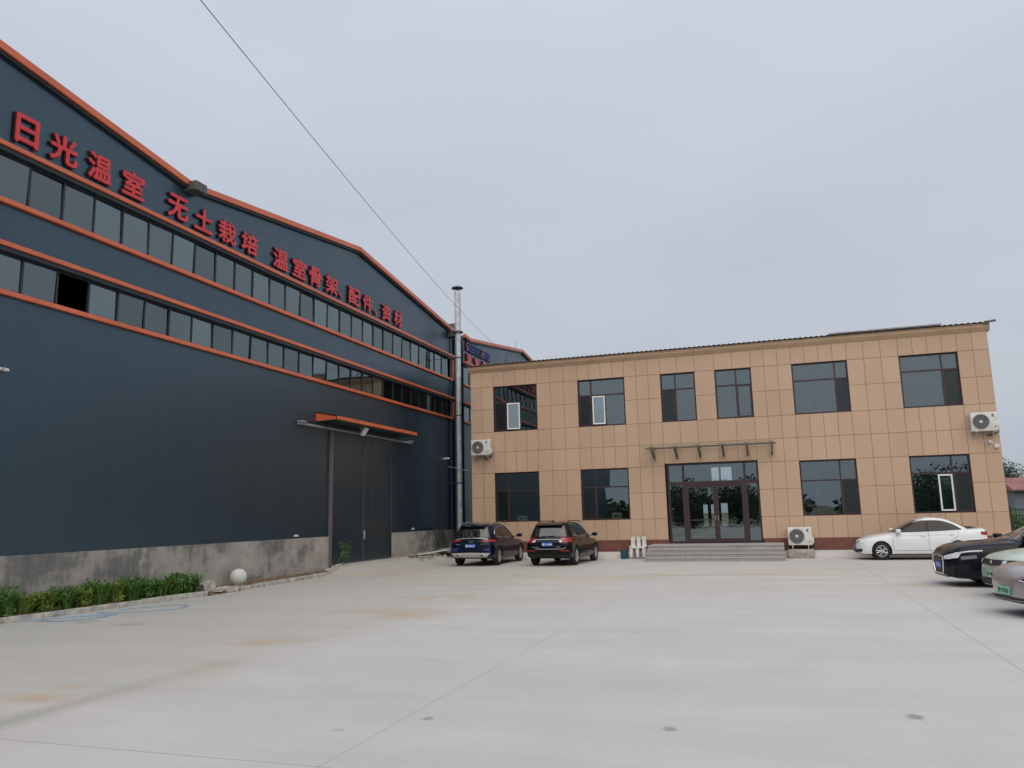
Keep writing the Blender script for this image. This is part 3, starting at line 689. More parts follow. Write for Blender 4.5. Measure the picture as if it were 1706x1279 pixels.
def pane(o, x0, x1, z0, z1, y=YF+.125, m='glass'):
    q = MB(); a, b = random.uniform(-.0025, .0025), random.uniform(-.0025, .0025)
    q.quad((x0-.01, y+a, z0-.01), (x1+.01, y-a, z0-.01), (x1+.01, y-a+b, z1+.01), (x0-.01, y+a+b, z1+.01)); return q.build('pane', MT[m], o)
def white_sash(o, x0, x1, z0, z1, turn=0.):
    # casement folded outwards over the fixed pane: its white inner face shows
    s = .055; y0, y1 = YF+.015, YF+.06
    T = Matrix.Translation((x1, y1, 0)) @ Matrix.Rotation(turn, 4, 'Z') @ Matrix.Translation((-x1, -y1, 0))
    f = MB(); f.box(x0, x0+s, y0, y1, z0, z1, 0, T); f.box(x1-s, x1, y0, y1, z0, z1, 0, T); f.box(x0+s, x1-s, y0, y1, z0, z0+s, 0, T); f.box(x0+s, x1-s, y0, y1, z1-s, z1, 0, T)
    f.box(x1-s*.8, x1-s*.3, y0-.03, y0-.001, (z0+z1)/2-.08, (z0+z1)/2+.08, 0, T)
    f.build('open_sash', MT['white'], o)
    q = MB(); q.quad(*[T @ Vector(p_) for p_ in ((x0+s, y0+.02, z0+s), (x1-s, y0+.02, z0+s), (x1-s, y0+.02, z1-s), (x0+s, y0+.02, z1-s))]); q.build('sash_pane', MT['sashglass'], o)
screen = glass('fly_screen', (.16, .18, .19), .035, .3)
MT['screen'] = screen
MT['sashglass'] = glass('open_sash_glass', (.6, .66, .66), .32, .03)
def office_window(key, low, vx, tz, side, sash=None, scr=False, upper_v=True):
    a, b = wins[key]; z0, z1 = (zlb, zlt) if low else (zub, zut)
    o, (xa, xb, za, zb_, xv, zt_, oa, ob) = window(off, a, b, z0, z1, vx, tz, side, upper_v=upper_v)
    if upper_v: pane(o, xa, xv-.03, zt_+.03, zb_); pane(o, xv+.03, xb, zt_+.03, zb_)
    else: pane(o, xa, xb, zt_+.03, zb_)
    if side == 'l': pane(o, xv+.035, xb, za, zt_-.03)
    else: pane(o, xa, xv-.035, za, zt_-.03)
    if sash:
        W = b-a; white_sash(o, a+W*sash[0], a+W*sash[1], za+.02, zt_-.06, 0 if low else R(9))
        # opened light: only a dark screen stays in the hole
        pane(o, oa+.035, ob-.035, za+.035, zt_-.065, m='screen')
    else: pane(o, oa+.035, ob-.035, za+.035, zt_-.065, m='screen' if scr else 'glass')
    return o
office_window('n1', 0, .29, .36, 'l', sash=(.32, .60))
office_window('n2', 0, .275, .34, 'l', sash=(.31, .57))
w3 = office_window('n3', 0, .42, .33, 'l', scr=True)
w4 = office_window('n4', 0, .575, .33, 'r')
office_window('n5', 0, .77, .34, 'r', scr=True)
office_window('n6', 0, .72, .31, 'r', scr=True)
office_window('n1', 1, .30, .37, 'l', scr=True)
office_window('n2', 1, .31, .36, 'l', scr=True)
office_window('n5', 1, .71, .37, 'r', scr=True)
office_window('n6', 1, .70, .31, 'r', sash=(.45, .685))
cu = MB(); a4, b4 = wins['n4']; W4 = b4-a4
for i in range(10):
    t0, t1 = i/10, (i+1)/10
    def cx(t, z): 
        k = (z-zub)/(zut-zub); wd = .05+.17*max(0, (k-.05))/.6; return a4+W4*(.10+.05+ (1-k)*.10 + wd*t)
    for j in range(8):
        z0 = zub+.08+(zut-zub)*.66*j/8; z1 = zub+.08+(zut-zub)*.66*(j+1)/8
        yw0 = YF+.32+.02*math.sin(i*2.2); yw1 = YF+.32+.02*math.sin((i+1)*2.2)
        cu.quad((cx(t0, z0), yw0, z0), (cx(t1, z0), yw1, z0), (cx(t1, z1), yw1, z1), (cx(t0, z1), yw0, z1))
cu.build('curtain', MT['darkcurtain'], w4)
# entrance: transom over two doors and side lights
def entrance():
    y0, y1 = YF+.10, YF+.17; f = MB(); ft = .085; zt_ = 3.17
    xs_ = [DL, 12.03, 13.34, 14.60, DR]
    f.box(DL, DL+ft, y0, y1, zdb, zdt); f.box(DR-ft, DR, y0, y1, zdb, zdt); f.box(DL+ft, DR-ft, y0, y1, zdt-.09, zdt); f.box(DL+ft, DR-ft, y0-.004, y1-.004, zt_-.09, zt_+.06)
    for x in xs_[1::2]: f.box(x-.07, x+.07, y0-.002, y1-.002, zdb, zt_-.09); f.box(x-.05, x+.05, y0-.002, y1-.002, zt_+.06, zdt-.09)
    f.box(DL+ft, xs_[1]-.07, y0, y1, zdb, zdb+.10); f.box(xs_[3]+.07, DR-ft, y0, y1, zdb, zdb+.10)
    f.box(DL-.004, DL+.012, YF+.013, y0, zdb, zdt); f.box(DR-.012, DR+.004, YF+.013, y0, zdb, zdt); f.box(DL+.012, DR-.012, YF+.013, y0, zdt-.012, zdt+.003)
    e = f.build('entrance', MT['brown'], off)
    for a, b in ((DL+ft, xs_[1]-.05), (xs_[1]+.05, xs_[3]-.05), (xs_[3]+.05, DR-ft)): pane(e, a, b, zt_+.06, zdt-.09)
    for a, b in ((DL+ft, xs_[1]-.07), (xs_[3]+.07, DR-ft)): pane(e, a, b, zdb+.10, zt_-.09)
    for a, b, hs in ((xs_[1]+.07, xs_[2], 1), (xs_[2], xs_[3]-.07, -1)):
        m = MB(); s = .11; m.box(a+.004, a+s, y0+.005, y1-.005, zdb+.01, zt_-.095); m.box(b-s, b-.004, y0+.005, y1-.005, zdb+.01, zt_-.095)
        m.box(a+s, b-s, y0+.005, y1-.005, zdb+.01, zdb+.19); m.box(a+s, b-s, y0+.005, y1-.005, zt_-.095-s, zt_-.095)
        m.box(a+s, b-s, y0+.01, y1-.01, zdb+.95, zdb+1.0) if hs > 0 else None
        d_ = m.build('glass_door', MT['brown'], off)
        pane(d_, a+s, b-s, zdb+.19, zt_-.095-s)
        h = MB(); hx = b-.055 if hs > 0 else a+.055; h.rbox(hx-.02, hx+.02, y0-.05, y0+.005, zdb+.95, zdb+1.12, .006); h.build('handle', MT['chrome'], d_)
entrance()
# steel brackets and glass of the entrance canopy
cn = MB(); e_ = 1.25; zc = 4.74; bx = [10.86+i*.985 for i in range(6)]
cn.tube([(10.62, YF-e_+.08, zc-.10), (15.95, YF-e_+.08, zc-.10)], .03, 10); cn.tube([(10.62, YF-.16, zc-.03), (15.95, YF-.16, zc-.03)], .028, 8)
cno = cn.build('entrance_canopy', MT['dsteel'], off, smooth=True)
for x in bx:
    k = MB(); k.prism([(YF-.012, zc-.52), (YF-.012, zc-.33), (YF-e_+.02, zc-.04), (YF-e_, zc-.13)], 'x', x-.03, x+.03)
    k.tube([(x, YF-.01, zc-.06), (x, YF-e_+.04, zc-.06)], .022, 8); k.tube([(x, YF-e_*.55, zc-.08), (x, YF-.55, zc-.30)], .018, 6)
    k.rbox(x-.10, x+.10, YF-.014, YF-.001, zc-.62, zc+.05, .004, 1)
    for dx in (-.09, .09): k.tube([(x, YF-e_+.1, zc-.08), (x+dx, YF-e_+.1, zc-.015)], .012, 6); k.tube([(x, YF-.3, zc-.06), (x+dx, YF-.3, zc-.015)], .012, 6)
    k.build('bracket', [MT['dsteel'], MT['cornice']], cno, fixn=True)
k = MB()
for i in range(5):
    x = 10.42+i*1.09; k.box(x+.006, x+1.08, YF-e_-.12, YF-.04, zc, zc+.010)
k.build('glass_roof', MT['canglass'], cno)
# solar collectors on the roof
for i in range(4):
    x0 = 18.55+i*1.1
    o = empty('solar_panel', (x0+.5, YF+1.9, rz0+.25), ['first dark solar panel of the row on the office roof, nearest the entrance', 'second dark solar panel of the row on the office roof', 'third dark solar panel of the row on the office roof', 'last dark solar panel of the row on the office roof, nearest its right end'][i], 'solar panel', 'solar panels on the office roof')
    T = Matrix.Translation((x0+.5, YF+1.9, rz0+.475)) @ Matrix.Rotation(R(9), 4, 'X')
    m = MB(); m.box(-.54, .54, -.85, .85, -.02, .02, 0, T); m.build('frame', MT['steel'], o)
    m = MB(); m.box(-.51, .51, -.82, .82, .021, .026, 0, T); m.build('cell_face', mat('solar_cells', (.01, .015, .04), .15), o)
    m = MB()
    for sxx in (-.5, .5):
        for syy in (-.8, .8):
            pz = T @ Vector((sxx, syy, -.02)); m.box(pz.x-.02, pz.x+.02, pz.y-.02, pz.y+.02, rz0+.1+.11*max(0, (pz.y-YF)), pz.z)
    m.build('leg', MT['dsteel'], o)

# entrance steps
st = MB(); sx0, sx1 = 10.64, 15.95
for i in range(4):
    h0, h1 = .15*i-(.05 if i == 0 else 0), .15*(i+1); yf = 32.27+.30*i
    y1 = YF-.015 if i == 3 else YF-.016
    st.box(sx0, sx1, yf, y1, h0, h1-.03); st.rbox(sx0-.015, sx1+.015, yf-.025, y1, h1-.03, h1, .006, 1)
for i in range(4):
    for x in (12.2, 14.2): st.box(x-.004, x+.004, 32.27+.3*i-.002, 32.27+.3*i+.01, .15*i+.005, .15*(i+1)-.032, 2)
tag(st.build('entrance_steps', [MT['tile'], mat('step_nosing', (.40, .385, .38), .45, var=.1), MT['gap']]), 'wide flight of four grey tiled steps in front of the glass doors', 'steps')

# ------------------------------------------------------------------ air conditioners
def aircon(loc, label, feet):
    W, D, H = .92, .34, .72
    o = empty('air_conditioner', loc, label, 'air conditioner', 'outdoor air conditioner units on the office wall')
    b = MB(); b.rbox(-W/2, W/2, -D, 0, 0, H, .02, 0, 3); b.build('casing', MT['offwhite'], o, smooth=True, local=True)
    f = MB(); f.lathe([(.292, -D-.002), (.292, -D-.022), (.275, -D-.026), (.272, -D-.010)], (-.12, 0, .36), 'y', 40, 0)
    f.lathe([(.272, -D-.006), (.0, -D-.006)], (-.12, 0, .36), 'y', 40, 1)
    for r in (.07, .11, .15, .19, .23, .262): f.lathe([(r-.004, -D-.008), (r-.004, -D-.018), (r+.004, -D-.018), (r+.004, -D-.008)], (-.12, 0, .36), 'y', 32, 2)
    for k in range(16):
        a = 2*math.pi*k/16; f.tube([(-.12+.05*math.cos(a), -D-.014, .36+.05*math.sin(a)), (-.12+.27*math.cos(a+.4), -D-.014, .36+.27*math.sin(a+.4))], .004, 5, 2)
    f.build('fan_grille', [MT['fan'], MT['fanback'], MT['fan']], o, smooth=True, local=True)
    h = MB(); h.lathe([(.0, -D-.03), (.05, -D-.028), (.06, -D-.01)], (-.12, 0, .36), 'y', 20); h.build('fan_hub', MT['offwhite'], o, smooth=True, local=True)
    m = MB(); m.lathe([(.02, -D-.002), (.02, -D-.005), (.045, -D-.005), (.045, -D-.002)], (.30, 0, .60), 'y', 16); m.box(.30, .345, -D-.0055, -D-.002, .585, .605); m.box(.25, .35, -D-.004, -D-.0012, .525, .54)
    T = Matrix.Translation((.345, -D, .13)) @ Matrix.Rotation(R(-42), 4, 'Y')
    for i in range(4): m.box(-.07+i*.04, -.045+i*.04, -.004, -.0012, -.012, .012, 0, T)
    m.build('emblem', MT['black'], o, local=True)
    v = MB(); v.rbox(W/2, W/2+.07, -D*.8, -D*.25, .06, .30, .02); v.build('valve_cover', MT['offwhite'], o, smooth=True, local=True)
    for x in (-.3, .3):
        k = MB(); k.box(x-.02, x+.02, -D-.02, .0, -.03, -.002); k.prism([(-D+.05, -.031), (-.002, -.031), (-.002, -.25), (-.02, -.25)], 'x', x-.012, x+.012)
        if feet: k.box(x-.015, x+.015, -D-.015, -D+.015, -.20, -.031)
        k.build('bracket', MT['steel'], o, local=True, fixn=True)
    t = MB(); t.tube([(W/2+.03, -.15, .08), (W/2+.05, -.1, -.05), (.2, -.05, -.16), (.08, -.02, -.12)], .02, 8); t.build('pipe', MT['black'], o, smooth=True, local=True)
    return o
aircon((2.80, YF-.06, 4.78), 'white air conditioner unit high at the left end of the office wall', 0)
aircon((23.68, YF-.06, 4.77), 'white air conditioner unit high at the right end of the office wall', 0)
aircon((16.60, YF-.12, .50), 'white air conditioner unit low on the plinth right of the steps', 1)
mb = MB(); mb.tube([(2.88, YF-.02, 4.65), (2.86, YF-.02, 2.5), (2.88, YF-.02, .5)], .012, 6); tag(mb.build('drain_pipe', MT['cornice'], smooth=True), 'thin tan drain pipe running down the wall below the left air conditioner', 'pipe')
mb = MB(); mb.rbox(16.1, 17.1, 34.2, 34.9, .0, .34, .03); tag(mb.build('concrete_slab', MT['rubble'], smooth=True), 'rough grey concrete block on the ground under the low air conditioner', 'block')

for nm, loc, dims, lab in (('printer', (9.0, YF+.42, zlb+.03), (.44, .34, .28), 'white printer on the sill inside the ground floor window left of the door'),
                           ('printer', (4.55, YF+.42, zlb+.03), (.46, .32, .24), 'pale grey machine on the sill inside the ground floor window behind the SUVs')):
    o = empty(nm, loc, lab, 'printer'); w_, d_, h_ = dims
    b = MB(); b.rbox(-w_/2, w_/2, -d_/2, d_/2, 0, h_, .03); b.build('case', MT['offwhite'], o, smooth=True, local=True)
    b = MB(); b.rbox(-w_*.35, w_*.35, -d_*.2, d_*.4, h_, h_+.09, .02); b.build('feeder', MT['black'], o, smooth=True, local=True)
    b = MB(); b.box(-w_*.3, w_*.3, -d_/2-.004, -d_/2+.001, h_*.35, h_*.6); b.build('tray', MT['fanback'], o, local=True)
# cctv cameras
def cctv(loc, rz, label, m='white'):
    o = empty('security_camera', loc, label, 'security camera', rz=rz)
    b = MB(); b.rbox(-.05, .05, -.01, .0, -.05, .05, .006); b.tube([(0, -.01, 0), (0, -.10, .02)], .015, 8); b.build('mount', MT[m], o, local=True)
    b = MB(); b.rbox(-.045, .045, -.36, -.08, -.02, .06, .015); b.build('body', MT[m], o, smooth=True, local=True)
    b = MB(); b.lathe([(.0, -.364), (.033, -.364), (.033, -.35)], (0, 0, .02), 'y', 14); b.build('lens', MT['black'], o, local=True)
cctv((23.92, YF, 4.34), R(-30), 'small white security camera below the right air conditioner')
mb = MB(); mb.rbox(24.0, 24.16, YF-.09, YF-.001, 4.12, 4.27, .01); tag(mb.build('junction_box', MT['offwhite'], smooth=True), 'small cream box on the wall edge beside the right security camera', 'box')
cctv((0.0, 36.7, 4.85), R(90), 'small white security camera on the dark factory wall near its corner')

# wall lamps on the factory
o = empty('floodlight', (0, 27.46, 5.4), 'square grey floodlight under the orange canopy above the sliding door', 'floodlight')
T = Matrix.Translation((.62, 27.46, 5.34)) @ Matrix.Rotation(R(35), 4, 'Y')
b = MB(); b.rbox(-.05, .05, -.13, .13, -.18, .18, .02, 0, 2, T); b.build('housing', MT['offwhite'], o, smooth=True)
b = MB(); b.box(.051, .056, -.105, .105, -.15, .15, 0, T); b.build('lens', MT['lens'], o)
b = MB(); b.tube([(.62, 27.31, 5.33), (.5, 27.31, 5.5), (.5, 27.61, 5.5), (.62, 27.61, 5.33)], .014, 6); b.build('yoke', MT['steel'], o)
o = empty('wall_lamp', (0, 12.3, 5.3), 'white lamp arm sticking out of the factory wall at the left picture edge', 'lamp')
b = MB(); b.tube([(0, 12.2, 5.2), (.35, 12.3, 5.3)], .02, 8); b.build('arm', MT['steel'], o, smooth=True)
b = MB(); b.rbox(.0, .14, 12.05, 12.58, 5.29, 5.35, .02); b.build('lamp_head', MT['white'], o, smooth=True)

# ------------------------------------------------------------------ flue, guy wire, overhead cable
o = empty('flue_pipe', (.8, 36.9, .28), 'tall galvanised flue with a flat dark cap at the factory corner', 'flue pipe')
b = MB(); prof = []
z = .28
while z < 11.3: prof += [(.135, z), (.142, z+.05)]; z += .10
b.lathe(prof, (.8, 36.9, 0), n=20); b.build('lower_pipe', MT['steel'], o, smooth=True, ang=60)
b = MB(); b.lathe([(.165, 11.42), (.165, 11.8), (.167, 12.6), (.165, 13.52), (.15, 13.52)], (.8, 36.9, 0), n=24); b.build('upper_pipe', MT['steel'], o, smooth=True)
b = MB(); b.lathe([(.1, 11.32), (.27, 11.34), (.27, 11.41), (.1, 11.42)], (.8, 36.9, 0), n=24); b.build('collar', MT['dsteel'], o)
b = MB(); b.lathe([(.0, 13.83), (.15, 13.82), (.30, 13.76), (.31, 13.72), (.0, 13.70)], (.8, 36.9, 0), n=28)
for k in range(4):
    a = k*math.pi/2+.3; b.tube([(.8+.14*math.cos(a), 36.9+.14*math.sin(a), 13.45), (.8+.14*math.cos(a), 36.9+.14*math.sin(a), 13.72)], .012, 6)
b.build('cap', mat('dark_cap', (.045, .04, .045), .6), o, smooth=True)
b = MB()
for z in (3.6, 7.0, 10.0): b.lathe([(.148, z), (.155, z), (.155, z+.06), (.148, z+.06)], (.8, 36.9, 0), n=20); b.tube([(.0, 36.9, z+.03), (.66, 36.9, z+.03)], .015, 6)
b.build('clamp', MT['dsteel'], o)
b = MB(); b.tube([(0.0, 37.3, 4.5), (.9, 36.6, 4.3), (2.2, 35.6, 4.05)], .016, 6); tag(b.build('stay_rod', MT['steel'], smooth=True), 'thin steel rod spanning from the factory corner past the flue to the office', 'rod')
b = MB(); A = Vector((3.9, 35.6, 9.62)); Bp = Vector((13.95, -8.1, 6.55)); n = 40; pts = []
for i in range(n+1):
    t = i/n; p = A.lerp(Bp, t); p.z -= 4*.62*t*(1-t); pts.append(p)
b.tube(pts, .0048, 5); tag(b.build('overhead_cable', MT['dsteel'], smooth=True), 'single black overhead cable sloping across the sky to the office roof', 'cable')
o = empty('cable_bracket', (3.9, 35.6, rz0), 'small dark A shaped bracket on the left end of the office roof', 'bracket')
b = MB(); b.tube([(3.72, 35.5, rz0+.05), (3.9, 35.6, rz0+.62), (4.08, 35.5, rz0+.05)], .022, 6); b.tube([(3.8, 35.55, rz0+.28), (4.0, 35.55, rz0+.28)], .016, 6); b.build('frame', MT['dsteel'], o)
b = MB(); b.tube([(4.3, 35.7, rz0), (4.3, 35.7, rz0+1.2)], .008, 5); b.build('rod', MT['dsteel'], o)

# ------------------------------------------------------------------ small things by the walls
o = empty('concrete_ball', (.50, 20.15, .12), 'large white painted ball on the soil beside the kerb', 'ball')
bm = bmesh.new(); bmesh.ops.create_uvsphere(bm, u_segments=40, v_segments=24, radius=.245)
b = MB(); b.bm(bm, 0, Matrix.Translation((.50, 20.15, .335))); b.build('sphere', mat('white_painted_stone', (.60, .62, .57), .8, var=.12, vs=6, bmp=.15), o, smooth=True, ang=80)
b = MB(); b.lathe([(.2, .08), (.19, .12), (.12, .14)], (.50, 20.15, 0), n=20); b.build('base_ring', MT['rubble'], o)
def block(cx, cy, z0, dims, rz, tilt, label):
    T = Matrix.Translation((cx, cy, z0+dims[2]/2)) @ Matrix.Rotation(R(rz), 4, 'Z') @ Matrix.Rotation(R(tilt), 4, 'X')
    bm = bmesh.new(); bmesh.ops.create_cube(bm, size=1); bmesh.ops.subdivide_edges(bm, edges=bm.edges[:], cuts=3, use_grid_fill=True)
    for v in bm.verts: v.co = Vector((v.co.x*dims[0], v.co.y*dims[1], v.co.z*dims[2]))+Vector((random.uniform(-1, 1), random.uniform(-1, 1), random.uniform(-1, 1)))*.012
    m = MB(); m.bm(bm, 0, T); tag(m.build('concrete_block', MT['kerb'], smooth=True, ang=35), label, 'concrete block', 'broken concrete blocks at the end of the bushes')
block(.30, 18.35, .30, (.30, .42, .22), 10, 12, 'pale broken concrete block lying highest behind the last bush')
block(.30, 18.35, .08, (.34, .46, .22), 30, 0, 'grey concrete block carrying the highest block behind the last bush')
block(.62, 18.62, .08, (.30, .36, .24), -15, 14, 'tilted pale concrete block standing beside the last bush')
block(.80, 18.95, .06, (.26, .62, .08), 5, 3, 'flat pale concrete slab lying in the gap of the kerb')
block(.30, 17.75, .30, (.22, .26, .2), 40, 20, 'small white lump of concrete behind the bushes')
block(.9, 19.25, .0, (.28, .40, .13), -8, 2, 'grey concrete kerb block lying loose in the gap of the kerb')

def hose(name, pts, label):
    b = MB(); P = []
    for i in range(len(pts)-1):
        for k in range(6):
            t = k/6; p0 = Vector(pts[max(i-1, 0)]); p1 = Vector(pts[i]); p2 = Vector(pts[i+1]); p3 = Vector(pts[min(i+2, len(pts)-1)])
            P.append(.5*((2*p1)+(p2-p0)*t+(2*p0-5*p1+4*p2-p3)*t*t+(3*p1-p0-3*p2+p3)*t**3))
    b.tube(P, .011, 7); tag(b.build(name, MT['hose'], smooth=True), label, 'hose')
hose('garden_hose', [(.68, 12.7, .017), (.95, 13.3, .017), (1.7, 14.0, .017), (2.0, 13.6, .017), (1.5, 13.0, .017), (.95, 13.1, .017), (1.1, 13.7, .017), (1.8, 14.3, .017), (1.7, 13.2, .017), (.9, 12.95, .017)], 'pale blue hose lying bunched on the concrete near the kerb')
hose('garden_hose', [(1.1, 14.4, .017), (1.8, 14.5, .017), (2.5, 15.3, .017), (2.2, 16.0, .017), (1.5, 15.6, .017), (1.25, 14.8, .017)], 'pale blue hose lying in a long loop further along the kerb')

# white plastic chair and teal bucket left of the steps
gzc = ground_z(9.9, 34.55)
o = empty('plastic_chair', (10.02, 34.45, gzc), 'white plastic chair with three wide back slats left of the entrance steps', 'chair')
def slab(pts_front, y, th):   # outline in x,z
    m = MB(); m.prism([(a+10.02, c+gzc) for a, c in pts_front], 'y', y, y+th); return m
for k, xo in enumerate((-.24, .0, .24)):
    m = slab([(xo-.10, .40), (xo+.10, .40), (xo+.085, .60), (xo+.075, .84), (xo-.075, .84), (xo-.085, .60)], 34.62, .03); m.build('back_slat', MT['offwhite'], o)
m = MB(); m.rbox(9.68, 10.36, 34.18, 34.66, gzc+.37, gzc+.41, .015); m.build('seat', MT['offwhite'], o, smooth=True)
for xo, yo in ((-.27, 34.2), (.0, 34.2), (.27, 34.2), (-.27, 34.58), (.27, 34.58)):
    m = slab([(xo-.05, .0), (xo+.05, .0), (xo+.075, .37), (xo-.075, .37)], yo, .07); m.build('leg', MT['offwhite'], o)
m = MB()
for xo in (-.34, .34): m.rbox(10.02+xo-.03, 10.02+xo+.03, 34.25, 34.64, gzc+.43, gzc+.47, .012)
m.build('armrest', MT['offwhite'], o, smooth=True)
o = empty('bucket', (9.42, 34.40, ground_z(9.42, 34.4)), 'teal plastic bucket beside the white plastic chair', 'bucket')
gb = ground_z(9.42, 34.4)
b = MB(); b.lathe([(.0, .0), (.14, .0), (.155, .02), (.185, .34), (.195, .35), (.195, .37), (.175, .37), (.15, .04), (0, .03)], (9.42, 34.4, gb), n=28); b.build('pail', MT['teal'], o, smooth=True)
b = MB(); b.tube([(9.23, 34.4, gb+.34), (9.28, 34.34, gb+.22), (9.42, 34.30, gb+.17), (9.56, 34.34, gb+.22), (9.61, 34.4, gb+.34)], .006, 6); b.build('handle', MT['steel'], o, smooth=True)

# debris beside the sliding door: planks, a pallet of sheets, leaning bars
def plank(p0, p1, w, t, label, m='rubble'):
    p0, p1 = Vector(p0), Vector(p1); d = p1-p0; L = d.length; q = d.to_track_quat('X', 'Z').to_matrix().to_4x4(); q.translation = p0
    b = MB(); b.rbox(0, L, -w/2, w/2, -t/2, t/2, .006, 0, 1, q); tag(b.build('plank', MT[m]), label, 'plank', 'scrap planks by the factory wall')
plank((.5, 32.6, .33), (1.25, 34.5, .47), .16, .04, 'pale plank lying askew on the rubbish right of the sliding door', 'offwhite')
plank((.9, 33.9, .42), (1.5, 36.2, .44), .14, .05, 'grey plank lying along the stack of sheets by the wall')
plank((.6, 31.5, .31), (1.1, 33.0, .33), .12, .04, 'dark short plank on the ground beside the sliding door', 'trunk')
o = empty('sheet_stack', (1.4, 35.6, .28), 'low stack of grey sheets on the ground behind the blue car', 'stack')
b = MB()
for i in range(4): b.box(.7+random.uniform(-.05, .05), 2.0+random.uniform(-.06, .06), 34.3+random.uniform(-.1, .1), 36.8, .30+i*.055, .345+i*.055)
b.build('sheet', MT['fan'], o)
b = MB()
for y in (34.7, 35.6, 36.4): b.box(.75, 1.95, y, y+.1, .22, .298)
b.build('bearer', MT['trunk'], o)
for i, (y, ln) in enumerate(((35.2, 1.25), (35.45, 1.3), (35.75, 1.22), (36.0, 1.28), (36.25, 1.2))):
    b = MB(); b.tube([(.42, y, .26), (.10, y+.03, .26+ln)], .035, 8)
    tag(b.build('steel_bar', MT['iron'], smooth=True), 'short dark steel bar leaning on the factory wall behind the blue car', 'bar', 'dark bars leaning on the factory wall')
b = MB()
for i in range(46):
    x, y = random.uniform(.1, 1.4), random.uniform(31.2, 34.6); s_ = random.uniform(.03, .11)
    T = Matrix.Translation((x, y, ground_z(x, y)+s_*.3)) @ Matrix.Rotation(random.uniform(0, 6), 4, Vector((random.random(), random.random(), random.random())).normalized())
    bm = bmesh.new(); bmesh.ops.create_icosphere(bm, subdivisions=1, radius=s_)
    for v in bm.verts: v.co *= random.uniform(.6, 1.1)
    b.bm(bm, 0, T)
tag(b.build('rubble', MT['rubble']), 'loose rubble and soil at the foot of the factory wall', kind='stuff')

# ------------------------------------------------------------------ plants
def leaves(n, rx, ry, rz, size, hollow=.35, lobes=6, seed=0):
    rd = random.Random(seed); m = MB(); L = []
    for i in range(lobes):
        a = rd.uniform(0, 6.28); L.append((Vector((rx*.55*math.cos(a)*rd.uniform(.2, 1), ry*.55*math.sin(a)*rd.uniform(.2, 1), rz*rd.uniform(-.55, .6))), rd.uniform(.38, .62)))
    for i in range(n):
        c, k = L[rd.randrange(lobes)]
        d = Vector((rd.gauss(0, 1), rd.gauss(0, 1), rd.gauss(0, 1))).normalized(); rr = k*(hollow+(1-hollow)*rd.random()**.5)
        p = c+Vector((d.x*rx*rr, d.y*ry*rr, d.z*rz*rr))
        nrm = (d+Vector((rd.gauss(0, .5), rd.gauss(0, .5), rd.gauss(.3, .5)))).normalized(); a = nrm.orthogonal().normalized()
        a = Matrix.Rotation(rd.uniform(0, 6.28), 3, nrm) @ a; b_ = nrm.cross(a); s = size*rd.uniform(.6, 1.3)
        m.quad(p-a*s, p-b_*s*.45, p+a*s, p+b_*s*.45)
    return m
def grassy(n, r, h, seed=0):
    rd = random.Random(seed); m = MB()
    for i in range(n):
        a = rd.uniform(0, 6.28); q = r*.5*rd.random()**.5; x, y = q*math.cos(a), q*math.sin(a)
        a2 = a+rd.gauss(0, .7); hh = h*rd.uniform(.5, 1.05); sp = r*rd.uniform(.2, 1.0); w = rd.uniform(.010, .02)
        p0 = Vector((x, y, -.03)); p1 = Vector((x+sp*.35*math.cos(a2), y+sp*.35*math.sin(a2), hh*.65)); p2 = Vector((x+sp*math.cos(a2), y+sp*math.sin(a2), hh*rd.uniform(.8, 1)))
        sd_ = Vector((-math.sin(a2), math.cos(a2), 0))*w
        m.quad(p0-sd_*.6, p0+sd_*.6, p1+sd_, p1-sd_); n0 = len(m.v); m.v += [tuple(p1-sd_), tuple(p1+sd_), tuple(p2)]; m.f.append((n0, n0+1, n0+2)); m.m.append(0)
    return m
bush_meshes = []
for k in range(4):
    m = MB(); lv = leaves(620, .36, .36, .26, .045, .2, 8, 10+k); lv.v = [(x, y, z+.24) for x, y, z in lv.v]
    gm = grassy(220, .34, .50, 30+k); n0 = len(lv.v); lv.v += gm.v; lv.f += [tuple(i+n0 for i in f) for f in gm.f]; lv.m += gm.m
    bush_meshes.append(lv)
bp = []
for k in range(4):
    for mname in ('bush', 'bushy'):
        me_o = bush_meshes[k].build('foliage', MT[mname]); bp.append(me_o.data); bpy.data.objects.remove(me_o)
ybs = [8.2+.46*i for i in range(22)]
yellow = {3, 7, 9, 11, 12, 14, 16}
desc = {}
for i, y in enumerate(ybs):
    xk = .40+(y-8)*.038 if y < 12.5 else .57+(y-12.5)*.072
    s_ = random.uniform(.90, 1.12); x = max(.22, xk-.34+random.uniform(-.03, .03)); y += random.uniform(-.05, .05)
    yel = i in yellow
    lab = ('low yellowish green bush in the row along the stained factory base' if yel else 'low dark green bush in the row along the stained factory base')
    if i == len(ybs)-1: lab = 'last dark green bush of the row, next to the broken concrete blocks'
    o = empty('bush', (x, y, .1), lab, 'bush', 'low bushes between the kerb and the factory base'); o.scale = (s_*.92, s_, s_*random.uniform(.9, 1.15)); o.rotation_euler.z = random.uniform(0, 6.28)
    f = bpy.data.objects.new('foliage', bp[(i % 4)*2+(1 if yel else 0)]); col.objects.link(f); f.parent = o
    if i == 0:
        b = MB(); b.tube([(0, 0, -.05), (.02, .01, .15), (.05, .0, .3)], [.014, .011, .005], 6); b.tube([(0, 0, -.05), (-.03, .02, .15), (-.07, .05, .28)], [.012, .01, .005], 6); st_me = b.build('stem', MT['trunk']); std = st_me.data; bpy.data.objects.remove(st_me)
    f = bpy.data.objects.new('stem', std); col.objects.link(f); f.parent = o
o = empty('sapling', (.42, 26.35, .24), 'small green sapling growing at the post of the sliding door', 'sapling')
b = MB(); b.tube([(0, 0, 0), (.02, .03, .4), (.0, .06, .85)], [.012, .009, .004], 6)
